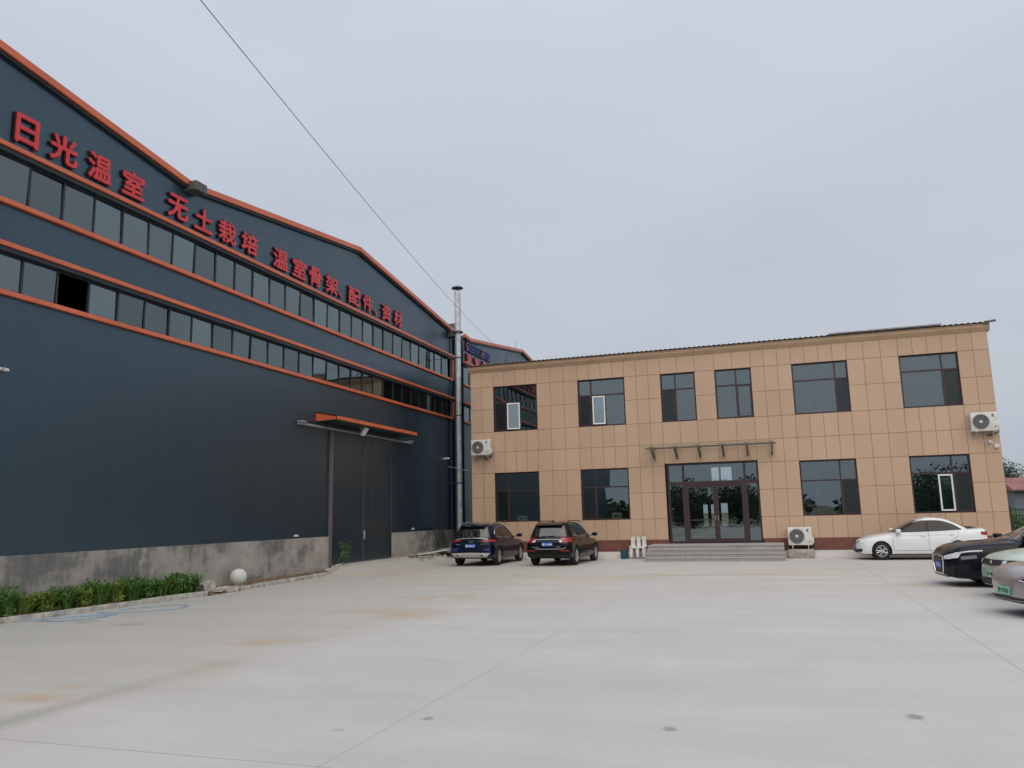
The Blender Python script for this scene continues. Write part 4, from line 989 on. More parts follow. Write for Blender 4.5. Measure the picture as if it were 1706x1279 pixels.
for k in range(7):
    a = k*1.3; b.tube([(0, .03, .2+k*.08), (.18*math.cos(a), .03+.18*math.sin(a), .35+k*.085)], .004, 5)
b.build('stem', MT['trunk'], o, local=True)
lv = leaves(240, .30, .30, .42, .04, .2, 8, 77); lv.v = [(x, y, z+.55) for x, y, z in lv.v]; lv.build('foliage', MT['bush'], o, local=True)
g = MB(); rd = random.Random(5)
for i in range(1500):
    y = rd.choice((rd.uniform(19.8, 26.3), rd.uniform(6, 18.3))); xk = (.45+(y-8)*.05) if y < 18.4 else .92-(y-19.8)*.085
    x = rd.uniform(.05, max(.2, xk-.04)); h = rd.uniform(.03, .10); a = rd.uniform(0, 6.28); w = .006
    dx, dy = math.cos(a)*w, math.sin(a)*w; n0 = len(g.v)
    zg = .10; g.v += [(x-dx, y-dy, zg), (x+dx, y+dy, zg), (x+rd.uniform(-.05, .05), y+rd.uniform(-.05, .05), zg+h)]; g.f.append((n0, n0+1, n0+2)); g.m.append(0)
tag(g.build('grass', MT['grass']), 'thin dry grass on the soil strip behind the kerb', kind='stuff')

def tree(loc, h, r, label, seed, m='fartree', n=2600, leaf=.16):
    rd = random.Random(seed); o = empty('tree', loc, label, 'tree')
    b = MB(); b.tube([(0, 0, -.2), (.06, .03, h*.3), (.0, .1, h*.62), (.1, .05, h*.85)], [h*.028, h*.022, h*.014, h*.005], 9)
    for k in range(7):
        a = rd.uniform(0, 6.28); z0 = h*rd.uniform(.25, .6); b.tube([(.03, .04, z0), (r*.35*math.cos(a), r*.35*math.sin(a), z0+h*.12), (r*.75*math.cos(a), r*.75*math.sin(a), z0+h*.22)], [h*.011, h*.008, h*.003], 6)
    b.build('trunk', MT['trunk'], o, smooth=True, local=True)
    lv = leaves(n, r, r, h*.40, leaf, .25, 13, seed); lv.v = [(x, y, z+h*.6) for x, y, z in lv.v]; lv.build('crown', MT[m], o, local=True)
tree((38.0, 92, 0), 6.6, 2.2, 'tall blue green tree behind the red roofed house', 3)
tree((41.2, 93, 0), 4.9, 2.3, 'shorter broad dark tree right of the tall one behind the red roofed house', 4)
tree((44.5, 95, 0), 6.2, 2.4, 'tree farthest right of the three behind the red roofed house', 5)
# low red roofed house far behind
h = empty('house', (41, 72, 0), 'low house with a long dull red roof beyond the iron fence', 'house')
b = MB(); b.box(33.2, 52, 70, 76, 0, 3.05); b.build('wall', mat('grey_blue_wall', (.16, .19, .22), .8), h)
b = MB(); b.prism([(69.5, 3.05), (73, 4.05), (76.5, 3.05), (76.5, 2.95), (69.5, 2.95)], 'x', 33.0, 52.2); b.build('roof', MT['redroof'], h)
for x in (34.2, 36.4, 38.6, 40.8):
    b = MB(); b.box(x, x+1.1, 69.96, 69.999, .95, 2.1); b.build('window', MT['darkframe'], h)
def shrub(loc, s, label, seed, m='bush'):
    o = empty('shrub', loc, label, 'shrub'); lv = leaves(1400, s, s, s*.75, .07, .25, 9, seed); lv.v = [(x, y, z+s*.6) for x, y, z in lv.v]; lv.build('foliage', MT[m], o, local=True)
    b = MB(); b.tube([(0, 0, -.1), (.03, 0, s*.5), (.1, .05, s)], [.04, .03, .01], 6); b.build('stem', MT['trunk'], o, local=True)
shrub((29.0, 53.5, 0), 1.25, 'dark green shrub just right of the office corner beyond the fence', 21)
shrub((31.4, 55.0, 0), 1.35, 'bright green bushy shrub further right beyond the iron fence', 22, 'bushy')
shrub((34.0, 55.0, 0), 1.3, 'dense green shrub farthest right beyond the iron fence', 23)
# iron fence on a low kerb wall
fn = empty('iron_fence', (31, 47, 0), 'black iron bar fence at the right end of the office', 'fence')
b = MB(); b.box(24.4, 44, 46.9, 47.1, -.05, .35); b.build('base_kerb', MT['kerb'], fn)
b = MB()
for z in (.55, 1.35, 1.65): b.box(24.4, 44, 46.985, 47.015, z, z+.035)
x = 24.5
while x < 44: b.box(x, x+.022, 46.99, 47.01, .351, 1.75); x += .14
b.build('bars', MT['iron'], fn)
for x in (24.4, 27.2, 30.0, 32.8, 35.6, 38.4, 41.2, 43.9):
    b = MB(); b.box(x-.04, x+.04, 46.955, 47.045, .352, 1.85); b.build('post', MT['iron'], fn)

# distant wood round the site, with unseen near trees added for dark reflections
def wood():
    rd = random.Random(9); m = MB()
    def clump(cx, cy, h, w, n=90, leaf=None):
        for i in range(n):
            d = Vector((rd.gauss(0, 1), rd.gauss(0, 1), rd.gauss(0, 1))).normalized()*rd.random()**.4
            p = Vector((cx+d.x*w, cy+d.y*w, h*.5+d.z*h*.5)); nrm = Vector((rd.gauss(0, 1), rd.gauss(0, 1), rd.gauss(.3, 1))).normalized()
            a = nrm.orthogonal().normalized(); b_ = nrm.cross(a); s = (leaf or w*.19)*rd.uniform(.6, 1.4); m.quad(p-a*s, p-b_*s*.6, p+a*s, p+b_*s*.6)
    for i in range(110):
        a = R(rd.uniform(150, 262)); rr = rd.uniform(95, 125)      # compass bearing: south round to west
        clump(15+rr*math.sin(a), rr*math.cos(a), rd.uniform(3.4, 5.8), rd.uniform(3, 5.0))
    for i in range(90): clump(rd.uniform(54, 66), rd.uniform(-60, 62), rd.uniform(7, 11), rd.uniform(2.8, 4.8), 420, .26)      # unseen row added east, tall to darken the factory wall's reflection
    for i in range(14): clump(rd.uniform(4, 15.5), rd.uniform(-36, -28), rd.uniform(4.8, 6.8), rd.uniform(1.7, 2.5), 520, .17)  # unseen clumps added behind the camera to darken the entrance glass
    for i in range(26): clump(rd.uniform(29, 46), rd.uniform(-48, -24), rd.uniform(5, 8.5), rd.uniform(2, 3.2), 520, .2)  # unseen clumps added behind the camera, right side, for dark window reflections
    for i in range(60):
        a = R(rd.uniform(24, 60)); rr = rd.uniform(120, 150); clump(15+rr*math.sin(a), rr*math.cos(a), rd.uniform(3, 5), rd.uniform(3.5, 5.5))
    tag(m.build('wood', MT['tree']), 'far line of trees around the yard', kind='stuff')
wood()

# ------------------------------------------------------------------ cars
def pchip(tab):
    xs_ = [p[0] for p in tab]; ys_ = [p[1] for p in tab]; n = len(xs_)
    h = [xs_[i+1]-xs_[i] for i in range(n-1)]; dl = [(ys_[i+1]-ys_[i])/h[i] for i in range(n-1)]
    d = [0]*n; d[0], d[-1] = dl[0], dl[-1]
    for i in range(1, n-1):
        if dl[i-1]*dl[i] > 0: w1, w2 = 2*h[i]+h[i-1], h[i]+2*h[i-1]; d[i] = (w1+w2)/(w1/dl[i-1]+w2/dl[i])
    def f(x):
        x = max(xs_[0], min(xs_[-1], x)); i = 0
        while i < n-2 and x > xs_[i+1]: i += 1
        t = (x-xs_[i])/h[i]; t2, t3 = t*t, t*t*t
        return ys_[i]*(2*t3-3*t2+1)+h[i]*d[i]*(t3-2*t2+t)+ys_[i+1]*(-2*t3+3*t2)+h[i]*d[i+1]*(t3-t2)
    return f
RING = [(0, 0), (.55, 0), (.86, .0), (.955, .05), (.985, .14), (1.0, .30), (1.0, .46), (.992, .60), (.975, .74), (.955, .85), (.915, .915), (.82, .965), (.6, .998), (.3, 1.028), (0, 1.04)]
class Car:
    def __init__(s, name, loc, heading, label, spec):
        s.sp = spec; s.root = empty(name, loc, label, 'car', rz=heading)
        s.make_body()
    def make_body(s):
        sp = s.sp; ft, fb, fwd_ = pchip(sp['top']), pchip(sp['bot']), pchip(sp['wid'])
        x0, x1 = sp['top'][0][0], sp['top'][-1][0]; n = 60
        bm = bmesh.new(); rings = []
        for i in range(n+1):
            t = .5-.5*math.cos(math.pi*i/n); t = .65*t+.35*i/n; x = x0+(x1-x0)*t
            zt_, zb_, w = ft(x), fb(x), fwd_(x); ring = []
            prof = [(a*w, zb_+(zt_-zb_)*b) for a, b in RING]
            full = prof + [(-a, b) for a, b in reversed(prof[1:-1])]
            rings.append([bm.verts.new((x, a, b)) for a, b in full])
        k = len(rings[0])
        for r0, r1 in zip(rings, rings[1:]):
            for j in range(k): bm.faces.new((r0[j], r0[(j+1) % k], r1[(j+1) % k], r1[j]))
        bm.faces.new(rings[0]); bm.faces.new(list(reversed(rings[-1])))
        bmesh.ops.recalc_face_normals(bm, faces=bm.faces[:])
        me = bpy.data.meshes.new('b'); bm.to_mesh(me); bm.free()
        ob = bpy.data.objects.new('b', me); col.objects.link(ob)
        cutters = []
        wr = sp['wheel_r']; arch = wr+sp.get('arch', .055)
        cm = bmesh.new()
        for wx in sp['wheels']:
            for sgn in (-1, 1):
                ret = bmesh.ops.create_cone(cm, segments=40, radius1=arch, radius2=arch, depth=.5, cap_ends=True, matrix=Matrix.Translation((wx, sgn*(sp['hw']-.0), wr)) @ Matrix.Rotation(math.pi/2, 4, 'X'))
        cme = bpy.data.meshes.new('c'); cm.to_mesh(cme); cm.free(); cob = bpy.data.objects.new('c', cme); col.objects.link(cob)
        md = ob.modifiers.new('b', 'BOOLEAN'); md.operation = 'DIFFERENCE'; md.object = cob; md.solver = 'EXACT'
        bpy.context.view_layer.update()
        ev = bpy.data.meshes.new_from_object(ob.evaluated_get(bpy.context.evaluated_depsgraph_get()))
        bpy.data.objects.remove(ob); bpy.data.objects.remove(cob)
        bm = bmesh.new(); bm.from_mesh(ev)
        for f in bm.faces:
            c = f.calc_center_median(); f.material_index = 0
            inside = any(math.hypot(c.x-wx, c.z-wr) < arch-.002 and (abs(abs(c.y)) < sp['hw']-.02) for wx in sp['wheels']) and f.normal.length and False
            for wx in sp['wheels']:
                rr = math.hypot(c.x-wx, c.z-wr)
                rad = Vector((c.x-wx, 0, c.z-wr)); 
                if rr < arch+.004 and rr > arch-.03 and rad.length and f.normal.dot(rad.normalized()) < -.8: f.material_index = 1
                if rr < arch and abs(c.y) < sp['hw']-.18 and abs(f.normal.y) > .8: f.material_index = 1
            if c.z < fb(c.x)+.03 and f.normal.z < -.2: f.material_index = 1
            if 'cladding' in sp and c.z < sp['cladding'] and abs(c.x) < 99: f.material_index = 1
        # cabin
        levels = sp['cabin']; cr_ = []
        fz = [l[0] for l in levels]
        fx = pchip([(l[0], l[1]) for l in levels]); rx = pchip([(l[0], l[2]) for l in levels]); hx = pchip([(l[0], l[3]) for l in levels])
        zs = [fz[0]+(fz[-1]-fz[0])*i/18 for i in range(19)]
        cabin = bmesh.new(); NP = 64; pw = sp.get('sq', 5.)
        def ring(z, a, b, c, sh=1.):
            cx_, ax = (a+b)/2, (a-b)/2*sh; out = []
            for j in range(NP):
                th = 2*math.pi*j/NP; cc, si = math.cos(th), math.sin(th)
                out.append(cabin.verts.new((cx_+ax*math.copysign(abs(cc)**(2/pw), cc), c*sh*math.copysign(abs(si)**(2/pw), si), z)))
            return out
        rr = [ring(z, fx(z), rx(z), hx(z)) for z in zs]
        zt_ = zs[-1]; A, B_, C_ = fx(zt_), rx(zt_), hx(zt_); crn = sp.get('crown', .035)
        for sh in (.93, .82, .65, .42, .18): rr.append(ring(zt_+crn*(1-sh*sh), A, B_, C_, sh))
        for a, b in zip(rr, rr[1:]):
            for j in range(NP): cabin.faces.new((a[j], a[(j+1) % NP], b[(j+1) % NP], b[j]))
        cabin.faces.new(rr[-1]); cabin.faces.new(list(reversed(rr[0])))
        bmesh.ops.recalc_face_normals(cabin, faces=cabin.faces[:])
        tm = bpy.data.meshes.new('t'); cabin.to_mesh(tm); cabin.free()
        if sp.get('roofmat'):
            pass
        bm.from_mesh(tm); bpy.data.meshes.remove(tm)
        s.bvh = BVHTree.FromBMesh(bm)
        m = MB(); bm.verts.index_update()
        m.v = [tuple(v.co) for v in bm.verts]; m.f = [tuple(v.index for v in f.verts) for f in bm.faces]; m.m = [f.material_index for f in bm.faces]
        bm.free()
        s.body = m.build('body', [sp['paint'], MT['black']], s.root, smooth=True, ang=38, local=True)
    def hit(s, a, b, ax, off_=.006):
        D = {'+y': Vector((0, -1, 0)), '-y': Vector((0, 1, 0)), '+x': Vector((-1, 0, 0)), '-x': Vector((1, 0, 0)), '+z': Vector((0, 0, -1))}[ax]
        P = {'y': Vector((a, 0, b)), 'x': Vector((0, a, b)), 'z': Vector((a, b, 0))}[ax[1]]-D*4
        h = s.bvh.ray_cast(P, D)
        if h[0] is None:
            return None
        return h[0]-D*off_*.5+h[1]*off_ if h[1].dot(D) < 0 else h[0]-D*off_
    def patch(s, name, lo, hi, ax, m, n=14, k=7, off_=.006, parent=None):
        def samp(c, t):
            if len(c) == 1: return c[0]
            L = [0]
            for a, b in zip(c, c[1:]): L.append(L[-1]+math.hypot(b[0]-a[0], b[1]-a[1]))
            q = t*L[-1]; i = 0
            while i < len(L)-2 and q > L[i+1]: i += 1
            u = (q-L[i])/max(1e-9, L[i+1]-L[i]); return (c[i][0]+(c[i+1][0]-c[i][0])*u, c[i][1]+(c[i+1][1]-c[i][1])*u)
        g = MB(); grid = []
        for i in range(n+1):
            a, b = samp(lo, i/n), samp(hi, i/n); row = []
            for j in range(k+1):
                u = j/k; p = s.hit(a[0]+(b[0]-a[0])*u, a[1]+(b[1]-a[1])*u, ax, off_); row.append(p)
            grid.append(row)
        idx = {}
        for i in range(n+1):
            for j in range(k+1):
                if grid[i][j] is not None: idx[i, j] = len(g.v); g.v.append(tuple(grid[i][j]))
        for i in range(n):
            for j in range(k):
                q = [idx.get(t) for t in ((i, j), (i+1, j), (i+1, j+1), (i, j+1))]
                if None not in q: g.f.append(tuple(q)); g.m.append(0)
        if not g.f: return None
        return g.build(name, m, parent or s.root, smooth=True, ang=60, local=True, fixn=False)
    def line(s, pts, ax, r, g=None, off_=.004, step=.06):
        out = []; g = g or MB()
        for a, b in zip(pts, pts[1:]):
            n = max(1, int(math.hypot(b[0]-a[0], b[1]-a[1])/step))
            for i in range(n+(b is pts[-1])):
                t = i/n; h = s.hit(a[0]+(b[0]-a[0])*t, a[1]+(b[1]-a[1])*t, ax, off_)
                if h is not None: out.append(h)
        if len(out) > 1: g.tube(out, r, 6)
        return g
    def wheels(s, rim_style=5, rimm='alloy'):
        sp = s.sp; r = sp['wheel_r']; wd = .11; tm = rm = None
        for wx in sp['wheels']:
            for sgn in (-1, 1):
                yc = sgn*(sp['hw']-wd-.012)
                if tm is None:
                    t = MB(); rr = r*.68
                    t.lathe([(rr, -wd*.82), (rr+.012, -wd), (r-.035, -wd*.98), (r-.008, -wd*.75), (r, -wd*.4), (r, wd*.4), (r-.008, wd*.75), (r-.035, wd*.98), (rr+.012, wd), (rr, wd*.82)], (0, 0, 0), 'y', 40)
                    o = t.build('wheel', MT['rubber'], s.root, smooth=True, ang=50, local=True); tm = o.data
                    q = MB(); q.lathe([(rr+.004, -wd*.8), (rr-.01, wd*.78), (rr-.03, wd*.80), (rr-.035, wd*.55)], (0, 0, 0), 'y', 40, 0)
                    q.lathe([(rr-.03, wd*.25), (0, wd*.25)], (0, 0, 0), 'y', 32, 1)
                    q.lathe([(.0, wd*.72), (.055, wd*.70), (.065, wd*.4)], (0, 0, 0), 'y', 20, 0)
                    for k in range(rim_style):
                        for dv in ((-.10, .10) if rim_style <= 5 else (0,)):
                            a = 2*math.pi*k/rim_style+dv*1.4; a2 = 2*math.pi*k/rim_style+dv*2.6
                            p0 = Vector((.05*math.cos(a), wd*.62, .05*math.sin(a))); p1 = Vector(((rr-.02)*math.cos(a2), wd*.68, (rr-.02)*math.sin(a2))); q.tube([p0, p0.lerp(p1, .5), p1], [.022, .019, .024], 6, 0)
                    o2 = q.build('rim', [MT[rimm], MT['gap']], o, smooth=True, ang=50, local=True); rm = o2.data
                else:
                    o = bpy.data.objects.new('wheel', tm); col.objects.link(o); o.parent = s.root
                    o2 = bpy.data.objects.new('rim', rm); col.objects.link(o2); o2.parent = o
                o.location = (wx, yc, r); o.rotation_euler = (0, random.uniform(0, 1), 0 if sgn > 0 else math.pi)
    def mirrors(s, x, z, y, m=None):
        for sgn in (-1, 1):
            b = MB(); b.rbox(x-.09, x+.09, min(sgn*(y+.02), sgn*(y+.22)), max(sgn*(y+.02), sgn*(y+.22)), z-.03, z+.11, .035, 0, 3); b.box(x-.03, x+.06, min(sgn*(y-.08), sgn*(y+.06)), max(sgn*(y-.08), sgn*(y+.06)), z-.02, z+.02, 1)
            o = b.build('mirror', [m or s.sp['paint'], MT['black']], s.root, smooth=True, local=True)
    def side_windows(s, lo, hi, splits, trim=None):
        # lo/hi: outlines in x,z with the same x range; splits: list of (xa, xb) per pane
        fl, fh = pchip(sorted(lo)), pchip(sorted(hi))
        for ax in ('+y', '-y'):
            for xa, xb in splits:
                L = [xa+(xb-xa)*i/12 for i in range(13)]
                s.patch('side_window', [(x, fl(x)) for x in L], [(x, fh(x)) for x in L], ax, MT['cglass_o'], 24, 8, .005)
            for (a0, a1), (b0, b1) in zip(splits, splits[1:]):
                L = [a1+(b0-a1)*i/3 for i in range(4)]
                s.patch('pillar_trim', [(x, fl(x)) for x in L], [(x, fh(x)) for x in L], ax, MT['black'], 6, 8, .004)
            if trim:
                xa, xb = splits[0][0], splits[-1][1]; L = [xa+(xb-xa)*i/20 for i in range(21)]; g = MB()
                s.line([(x, fl(x)-.008) for x in L], ax, .009, g)
                if trim > 1: s.line([(x, fh(x)+.008) for x in L], ax, .009, g)
                if g.f: g.build('window_trim', MT['chrome'], s.root, smooth=True, local=True)
    def seams(s, segs, ax_list=('+y', '-y')):
        g = MB()
        for ax in ax_list:
            for pts in segs: s.line(pts, ax, .0045, g, .0005)
        if g.f: g.build('door_seam', MT['gap'], s.root, local=True)
    def handles(s, pts, m=None):
        for ax in ('+y', '-y'):
            for x, z in pts:
                h = s.hit(x, z, ax, .0)
                if h is None: continue
                b = MB(); sg = 1 if ax == '+y' else -1; y0, y1 = sorted((h.y-.01*sg, h.y+.022*sg)); b.rbox(x-.09, x+.09, y0, y1, z-.016, z+.016, .008); b.build('door_handle', m or s.sp['paint'], s.root, smooth=True, local=True)
    def plate(s, x, z, text, m, facing, tcol, tilt=0):
        o = MB(); o.rbox(-.008, .008, -.22, .22, -.07, .07, .004)
        P = o.build('number_plate', [m], s.root, local=True); P.location = (x, 0, z); P.rotation_euler = (0, R(tilt), 0 if facing > 0 else math.pi)
        bm = text_bm(text, .115, 0, .0015); xs_ = [v.co.x for v in bm.verts]; ys_ = [v.co.y for v in bm.verts]; bx0, bx1, by0, by1 = min(xs_), max(xs_), min(ys_), max(ys_)
        q = MB(); bm.verts.index_update(); kx = .39/(bx1-bx0); ky = .095/(by1-by0)
        q.v = [(.0105, -.195+(v.co.x-bx0)*kx, -.0475+(v.co.y-by0)*ky) for v in bm.verts]; q.f = [tuple(v.index for v in f.verts) for f in bm.faces]; q.m = [0]*len(q.f); bm.free()
        t = q.build('plate_text', tcol, P, local=True)
        for a, b in ((-.215, -.21),):
            pass
        return P
MT['cglass_o'] = mat('tinted_car_glass', (.016, .015, .014), .08, var=.05, spec=.4)
MT['rglass'] = mat('rear_glass', (.012, .014, .016), .05, var=.05, spec=1.0)
MT['windscreen'] = mat('windscreen_glass', (.035, .038, .036), .05, var=.1, spec=.7)

SUV = dict(top=[(-2.32, .86), (-2.26, .98), (-1.6, 1.06), (0, 1.04), (1.0, 1.02), (1.6, .97), (2.1, .87), (2.28, .77), (2.33, .68)],
           bot=[(-2.32, .44), (-2.2, .33), (-1.2, .25), (1.2, .25), (2.2, .28), (2.33, .36)],
           wid=[(-2.32, .72), (-2.25, .85), (-1.95, .915), (0, .93), (1.5, .92), (2.1, .84), (2.33, .60)],
           cabin=[(.90, 1.35, -2.24, .90), (1.06, 1.05, -2.20, .885), (1.28, .66, -2.10, .82), (1.47, .30, -2.0, .735), (1.58, .02, -1.9, .68), (1.635, -.2, -1.75, .62)],
           wheels=(1.42, -1.40), wheel_r=.36, hw=.93, arch=.06, sq=5.5, crown=.04)
def suv_common(c, trim):
    c.wheels(5)
    c.mirrors(.98, 1.08, .88)
    c.side_windows([(1.02, 1.07), (.2, 1.08), (-1.0, 1.10), (-1.75, 1.18)], [(1.02, 1.075), (.6, 1.31), (.25, 1.45), (-.3, 1.52), (-1.1, 1.50), (-1.55, 1.40), (-1.75, 1.19)], [(1.0, .12), (.06, -.92), (-.98, -1.72)], trim)
    c.patch('windscreen', [(y_, 1.06) for y_ in (-.74, 0, .74)], [(y_, 1.55) for y_ in (-.58, 0, .58)], '+x', MT['windscreen'], 16, 8)
    c.patch('rear_window', [(y_, 1.11) for y_ in (-.72, 0, .72)], [(y_, 1.50) for y_ in (-.60, 0, .60)], '-x', MT['rglass'], 16, 8)
    c.seams([[(1.05, .4), (1.05, 1.05)], [(.09, .35), (.09, 1.08)], [(-.95, .62), (-.95, 1.1)], [(1.05, .42), (-.9, .42)]])
    c.handles([(.28, .94), (-.75, .96)])
    g = MB()
    for sg in (-1, 1):
        P = [(-1.7, sg*.60, 1.60), (-1.5, sg*.63, 1.685), (-.6, sg*.63, 1.70), (.1, sg*.61, 1.68), (.3, sg*.58, 1.60)]; g.tube(P, .018, 8)
    g.build('roof_rail', MT['chrome'] if trim > 1 else MT['black'], c.root, smooth=True, local=True)
    b = MB(); b.prism([(-2.10, 1.555), (-1.85, 1.63), (-1.72, 1.65), (-1.72, 1.60), (-2.08, 1.53)], 'y', -.52, .52); b.build('roof_spoiler', c.sp['paint'], c.root, local=True, fixn=True, smooth=True)
    b = MB(); b.tube([(-2.17, .28, 1.13), (-2.20, .05, 1.125), (-2.19, -.28, 1.14)], .014, 6); b.build('rear_wiper', MT['black'], c.root, local=True)
def head_lights(c, lo_l, hi_l, m='lens', name='headlight', ax='+x'):
    for sg in (-1, 1):
        a = c.patch(name, [(sg*y_, z_) for y_, z_ in lo_l], [(sg*y_, z_) for y_, z_ in hi_l], ax, MT[m], 10, 4, .008)

# blue SUV in the shady corner
c = Car('parked_car', (4.15, 32.0, 0), R(90), 'dark blue SUV with a silver rear bumper parked in the corner by the factory', dict(SUV, paint=MT['pblue'], top=[(a, b) for a, b in SUV['top']]))
suv_common(c, 2)
for sg in (-1, 1):
    c.patch('taillight', [(sg*.42, .985), (sg*.70, .93), (sg*.86, .96)], [(sg*.42, 1.015), (sg*.70, 1.04), (sg*.86, 1.06)], '-x', MT['redlens'], 12, 5, .012)
    c.patch('taillight', [(-2.24, .95), (-1.98, 1.0)], [(-2.24, 1.05), (-1.98, 1.05)], '+y' if sg > 0 else '-y', MT['redlens'], 8, 3, .010)
    c.patch('reflector', [(sg*.55, .60), (sg*.80, .60)], [(sg*.55, .69), (sg*.80, .73)], '-x', mat('purple_blue_reflector', (.03, .035, .16), .2, coat=1), 6, 3, .01)
g = MB(); c.line([(-.68, 1.045), (-.4, 1.085), (0, 1.10), (.4, 1.085), (.68, 1.045)], '-x', .026, g); g.build('chrome_strip', MT['chrome'], c.root, smooth=True, local=True)
c.patch('skid_plate', [(-.68, .36), (0, .35), (.68, .36)], [(-.82, .52), (0, .54), (.82, .52)], '-x', MT['dullsilver'], 20, 5, .018)
for sg in (-1, 1):
    b = MB(); b.rbox(-2.37, -2.25, min(sg*.42, sg*.62), max(sg*.42, sg*.62), .385, .455, .02, 0); b.rbox(-2.375, -2.365, min(sg*.45, sg*.59), max(sg*.45, sg*.59), .40, .44, .008, 1); b.build('exhaust', [MT['chrome'], MT['gap']], c.root, local=True, smooth=True)
c.plate(-2.335, .80, '鲁F·606L7', MT['plate_blue'], -1, MT['platetext'], 0)
g = MB()
hx_ = c.hit(0, .96, '-x', .012).x
for dx in (-.055, .03): g.lathe([(.035, hx_), (.035, hx_-.012), (.05, hx_-.012), (.05, hx_)], (0, dx, .965), 'x', 18)
g.build('emblem', MT['chrome'], c.root, local=True)
g = MB()
for y0, y1, z_ in ((.42, .62, .86), (.50, .56, .70), (-.66, -.44, .86)):
    h_ = c.hit((y0+y1)/2, z_, '-x', .0)
    g.box(h_.x-.008, h_.x+.01, y0, y1, z_-.012, z_+.012)
g.build('badge', MT['chrome'], c.root, local=True)
# black SUV
c = Car('parked_car', (7.44, 31.95, 0), R(87.3), 'black SUV with a chrome strip joining its red tail lights, facing the office', dict(SUV, paint=MT['pblack']))
suv_common(c, 1)
for sg in (-1, 1):
    c.patch('taillight', [(sg*.46, .96), (sg*.60, .89), (sg*.86, .90)], [(sg*.46, 1.045), (sg*.65, 1.075), (sg*.86, 1.085)], '-x', MT['redlens'], 12, 5, .012)
    c.patch('taillight', [(-2.24, .90), (-2.0, .96)], [(-2.24, 1.08), (-2.0, 1.07)], '+y' if sg > 0 else '-y', MT['redlens'], 8, 3, .010)
    c.patch('light_lens', [(sg*.47, .93), (sg*.58, .89)], [(sg*.46, .965), (sg*.585, .96)], '-x', MT['lens'], 6, 3, .016)
    c.patch('reflector', [(sg*.50, .575), (sg*.84, .575)], [(sg*.50, .605), (sg*.84, .61)], '-x', MT['redlens'], 6, 2, .012)
g = MB(); c.line([(-.70, 1.0), (0, 1.005), (.70, 1.0)], '-x', .016, g, .012); c.line([(-.74, .70), (-.6, .655), (0, .65), (.5, .655)], '-x', .009, g, .01); g.build('chrome_strip', MT['chrome'], c.root, smooth=True, local=True)
hx_ = c.hit(0, 1.02, '-x', .016).x
g = MB()
for dy, dz in ((-.05, -.02), (.05, -.02), (0, .055)): g.prism([(dy-.045, 1.02+dz-.035), (dy+.045, 1.02+dz-.035), (dy+.012, 1.02+dz+.04), (dy-.012, 1.02+dz+.04)], 'x', hx_-.02, hx_)
g.build('emblem', MT['chrome'], c.root, local=True, fixn=True)
c.plate(-2.335, .83, '鲁Y·L4860', MT['plate_blue'], -1, MT['platetext'], 0)
g = MB()
for y0, y1, z_ in ((.34, .62, .725), (-.52, -.36, .735)):
    h_ = c.hit((y0+y1)/2, z_, '-x', .0); g.box(h_.x-.008, h_.x+.01, y0, y1, z_-.010, z_+.010)
g.build('badge', MT['chrome'], c.root, local=True)
b = MB(); b.rbox(-1.62, -1.45, -.03, .03, 1.665, 1.73, .02); b.build('antenna', MT['black'], c.root, smooth=True, local=True)

SEDAN = dict(top=[(-2.27, .86), (-2.24, 1.02), (-2.05, 1.075), (-1.6, 1.065), (-.9, .99), (.3, .93), (1.0, .92), (1.5, .865), (2.0, .755), (2.2, .67), (2.29, .56)],
             bot=[(-2.27, .40), (-2.1, .27), (-1.2, .19), (1.4, .18), (2.1, .20), (2.29, .26)],
             wid=[(-2.27, .62), (-2.2, .74), (-2.0, .81), (-1.2, .855), (1.2, .855), (1.9, .80), (2.15, .70), (2.29, .50)],
             cabin=[(.84, 1.28, -2.05, .825), (.96, 1.03, -1.86, .805), (1.12, .70, -1.58, .745), (1.29, .34, -1.24, .675), (1.40, .03, -.92, .615), (1.445, -.14, -.66, .57)],
             wheels=(1.42, -1.23), wheel_r=.315, hw=.85, arch=.045, sq=5., crown=.035)
# white sedan along the office wall
c = Car('parked_car', (20.76, 33.52, 0), R(180), 'white sedan parked side on along the right half of the office', dict(SEDAN, paint=MT['pwhite']))
c.root.scale = (.965, 1.0, 1.045)
c.wheels(5); c.mirrors(.80, .97, .80)
c.side_windows([(.92, .955), (.3, .965), (-.6, .99), (-1.42, 1.03)], [(.92, .96), (.62, 1.135), (.30, 1.275), (-.15, 1.365), (-.6, 1.36), (-1.05, 1.25), (-1.42, 1.04)], [(.90, -.20), (-.29, -1.40)])
c.patch('windscreen', [(y_, .96) for y_ in (-.66, 0, .66)], [(y_, 1.375) for y_ in (-.53, 0, .53)], '+x', MT['windscreen'], 16, 8)
c.patch('rear_window', [(y_, 1.06) for y_ in (-.62, 0, .62)], [(y_, 1.36) for y_ in (-.50, 0, .50)], '-x', MT['windscreen'], 16, 8)
c.seams([[(1.0, .35), (1.02, .6), (.93, .95)], [(-.25, .32), (-.25, .98)], [(-.98, .62), (-1.22, .8), (-1.3, 1.03)], [(1.0, .33), (-.9, .33)]])
c.handles([(-.08, .82), (-1.05, .86)])
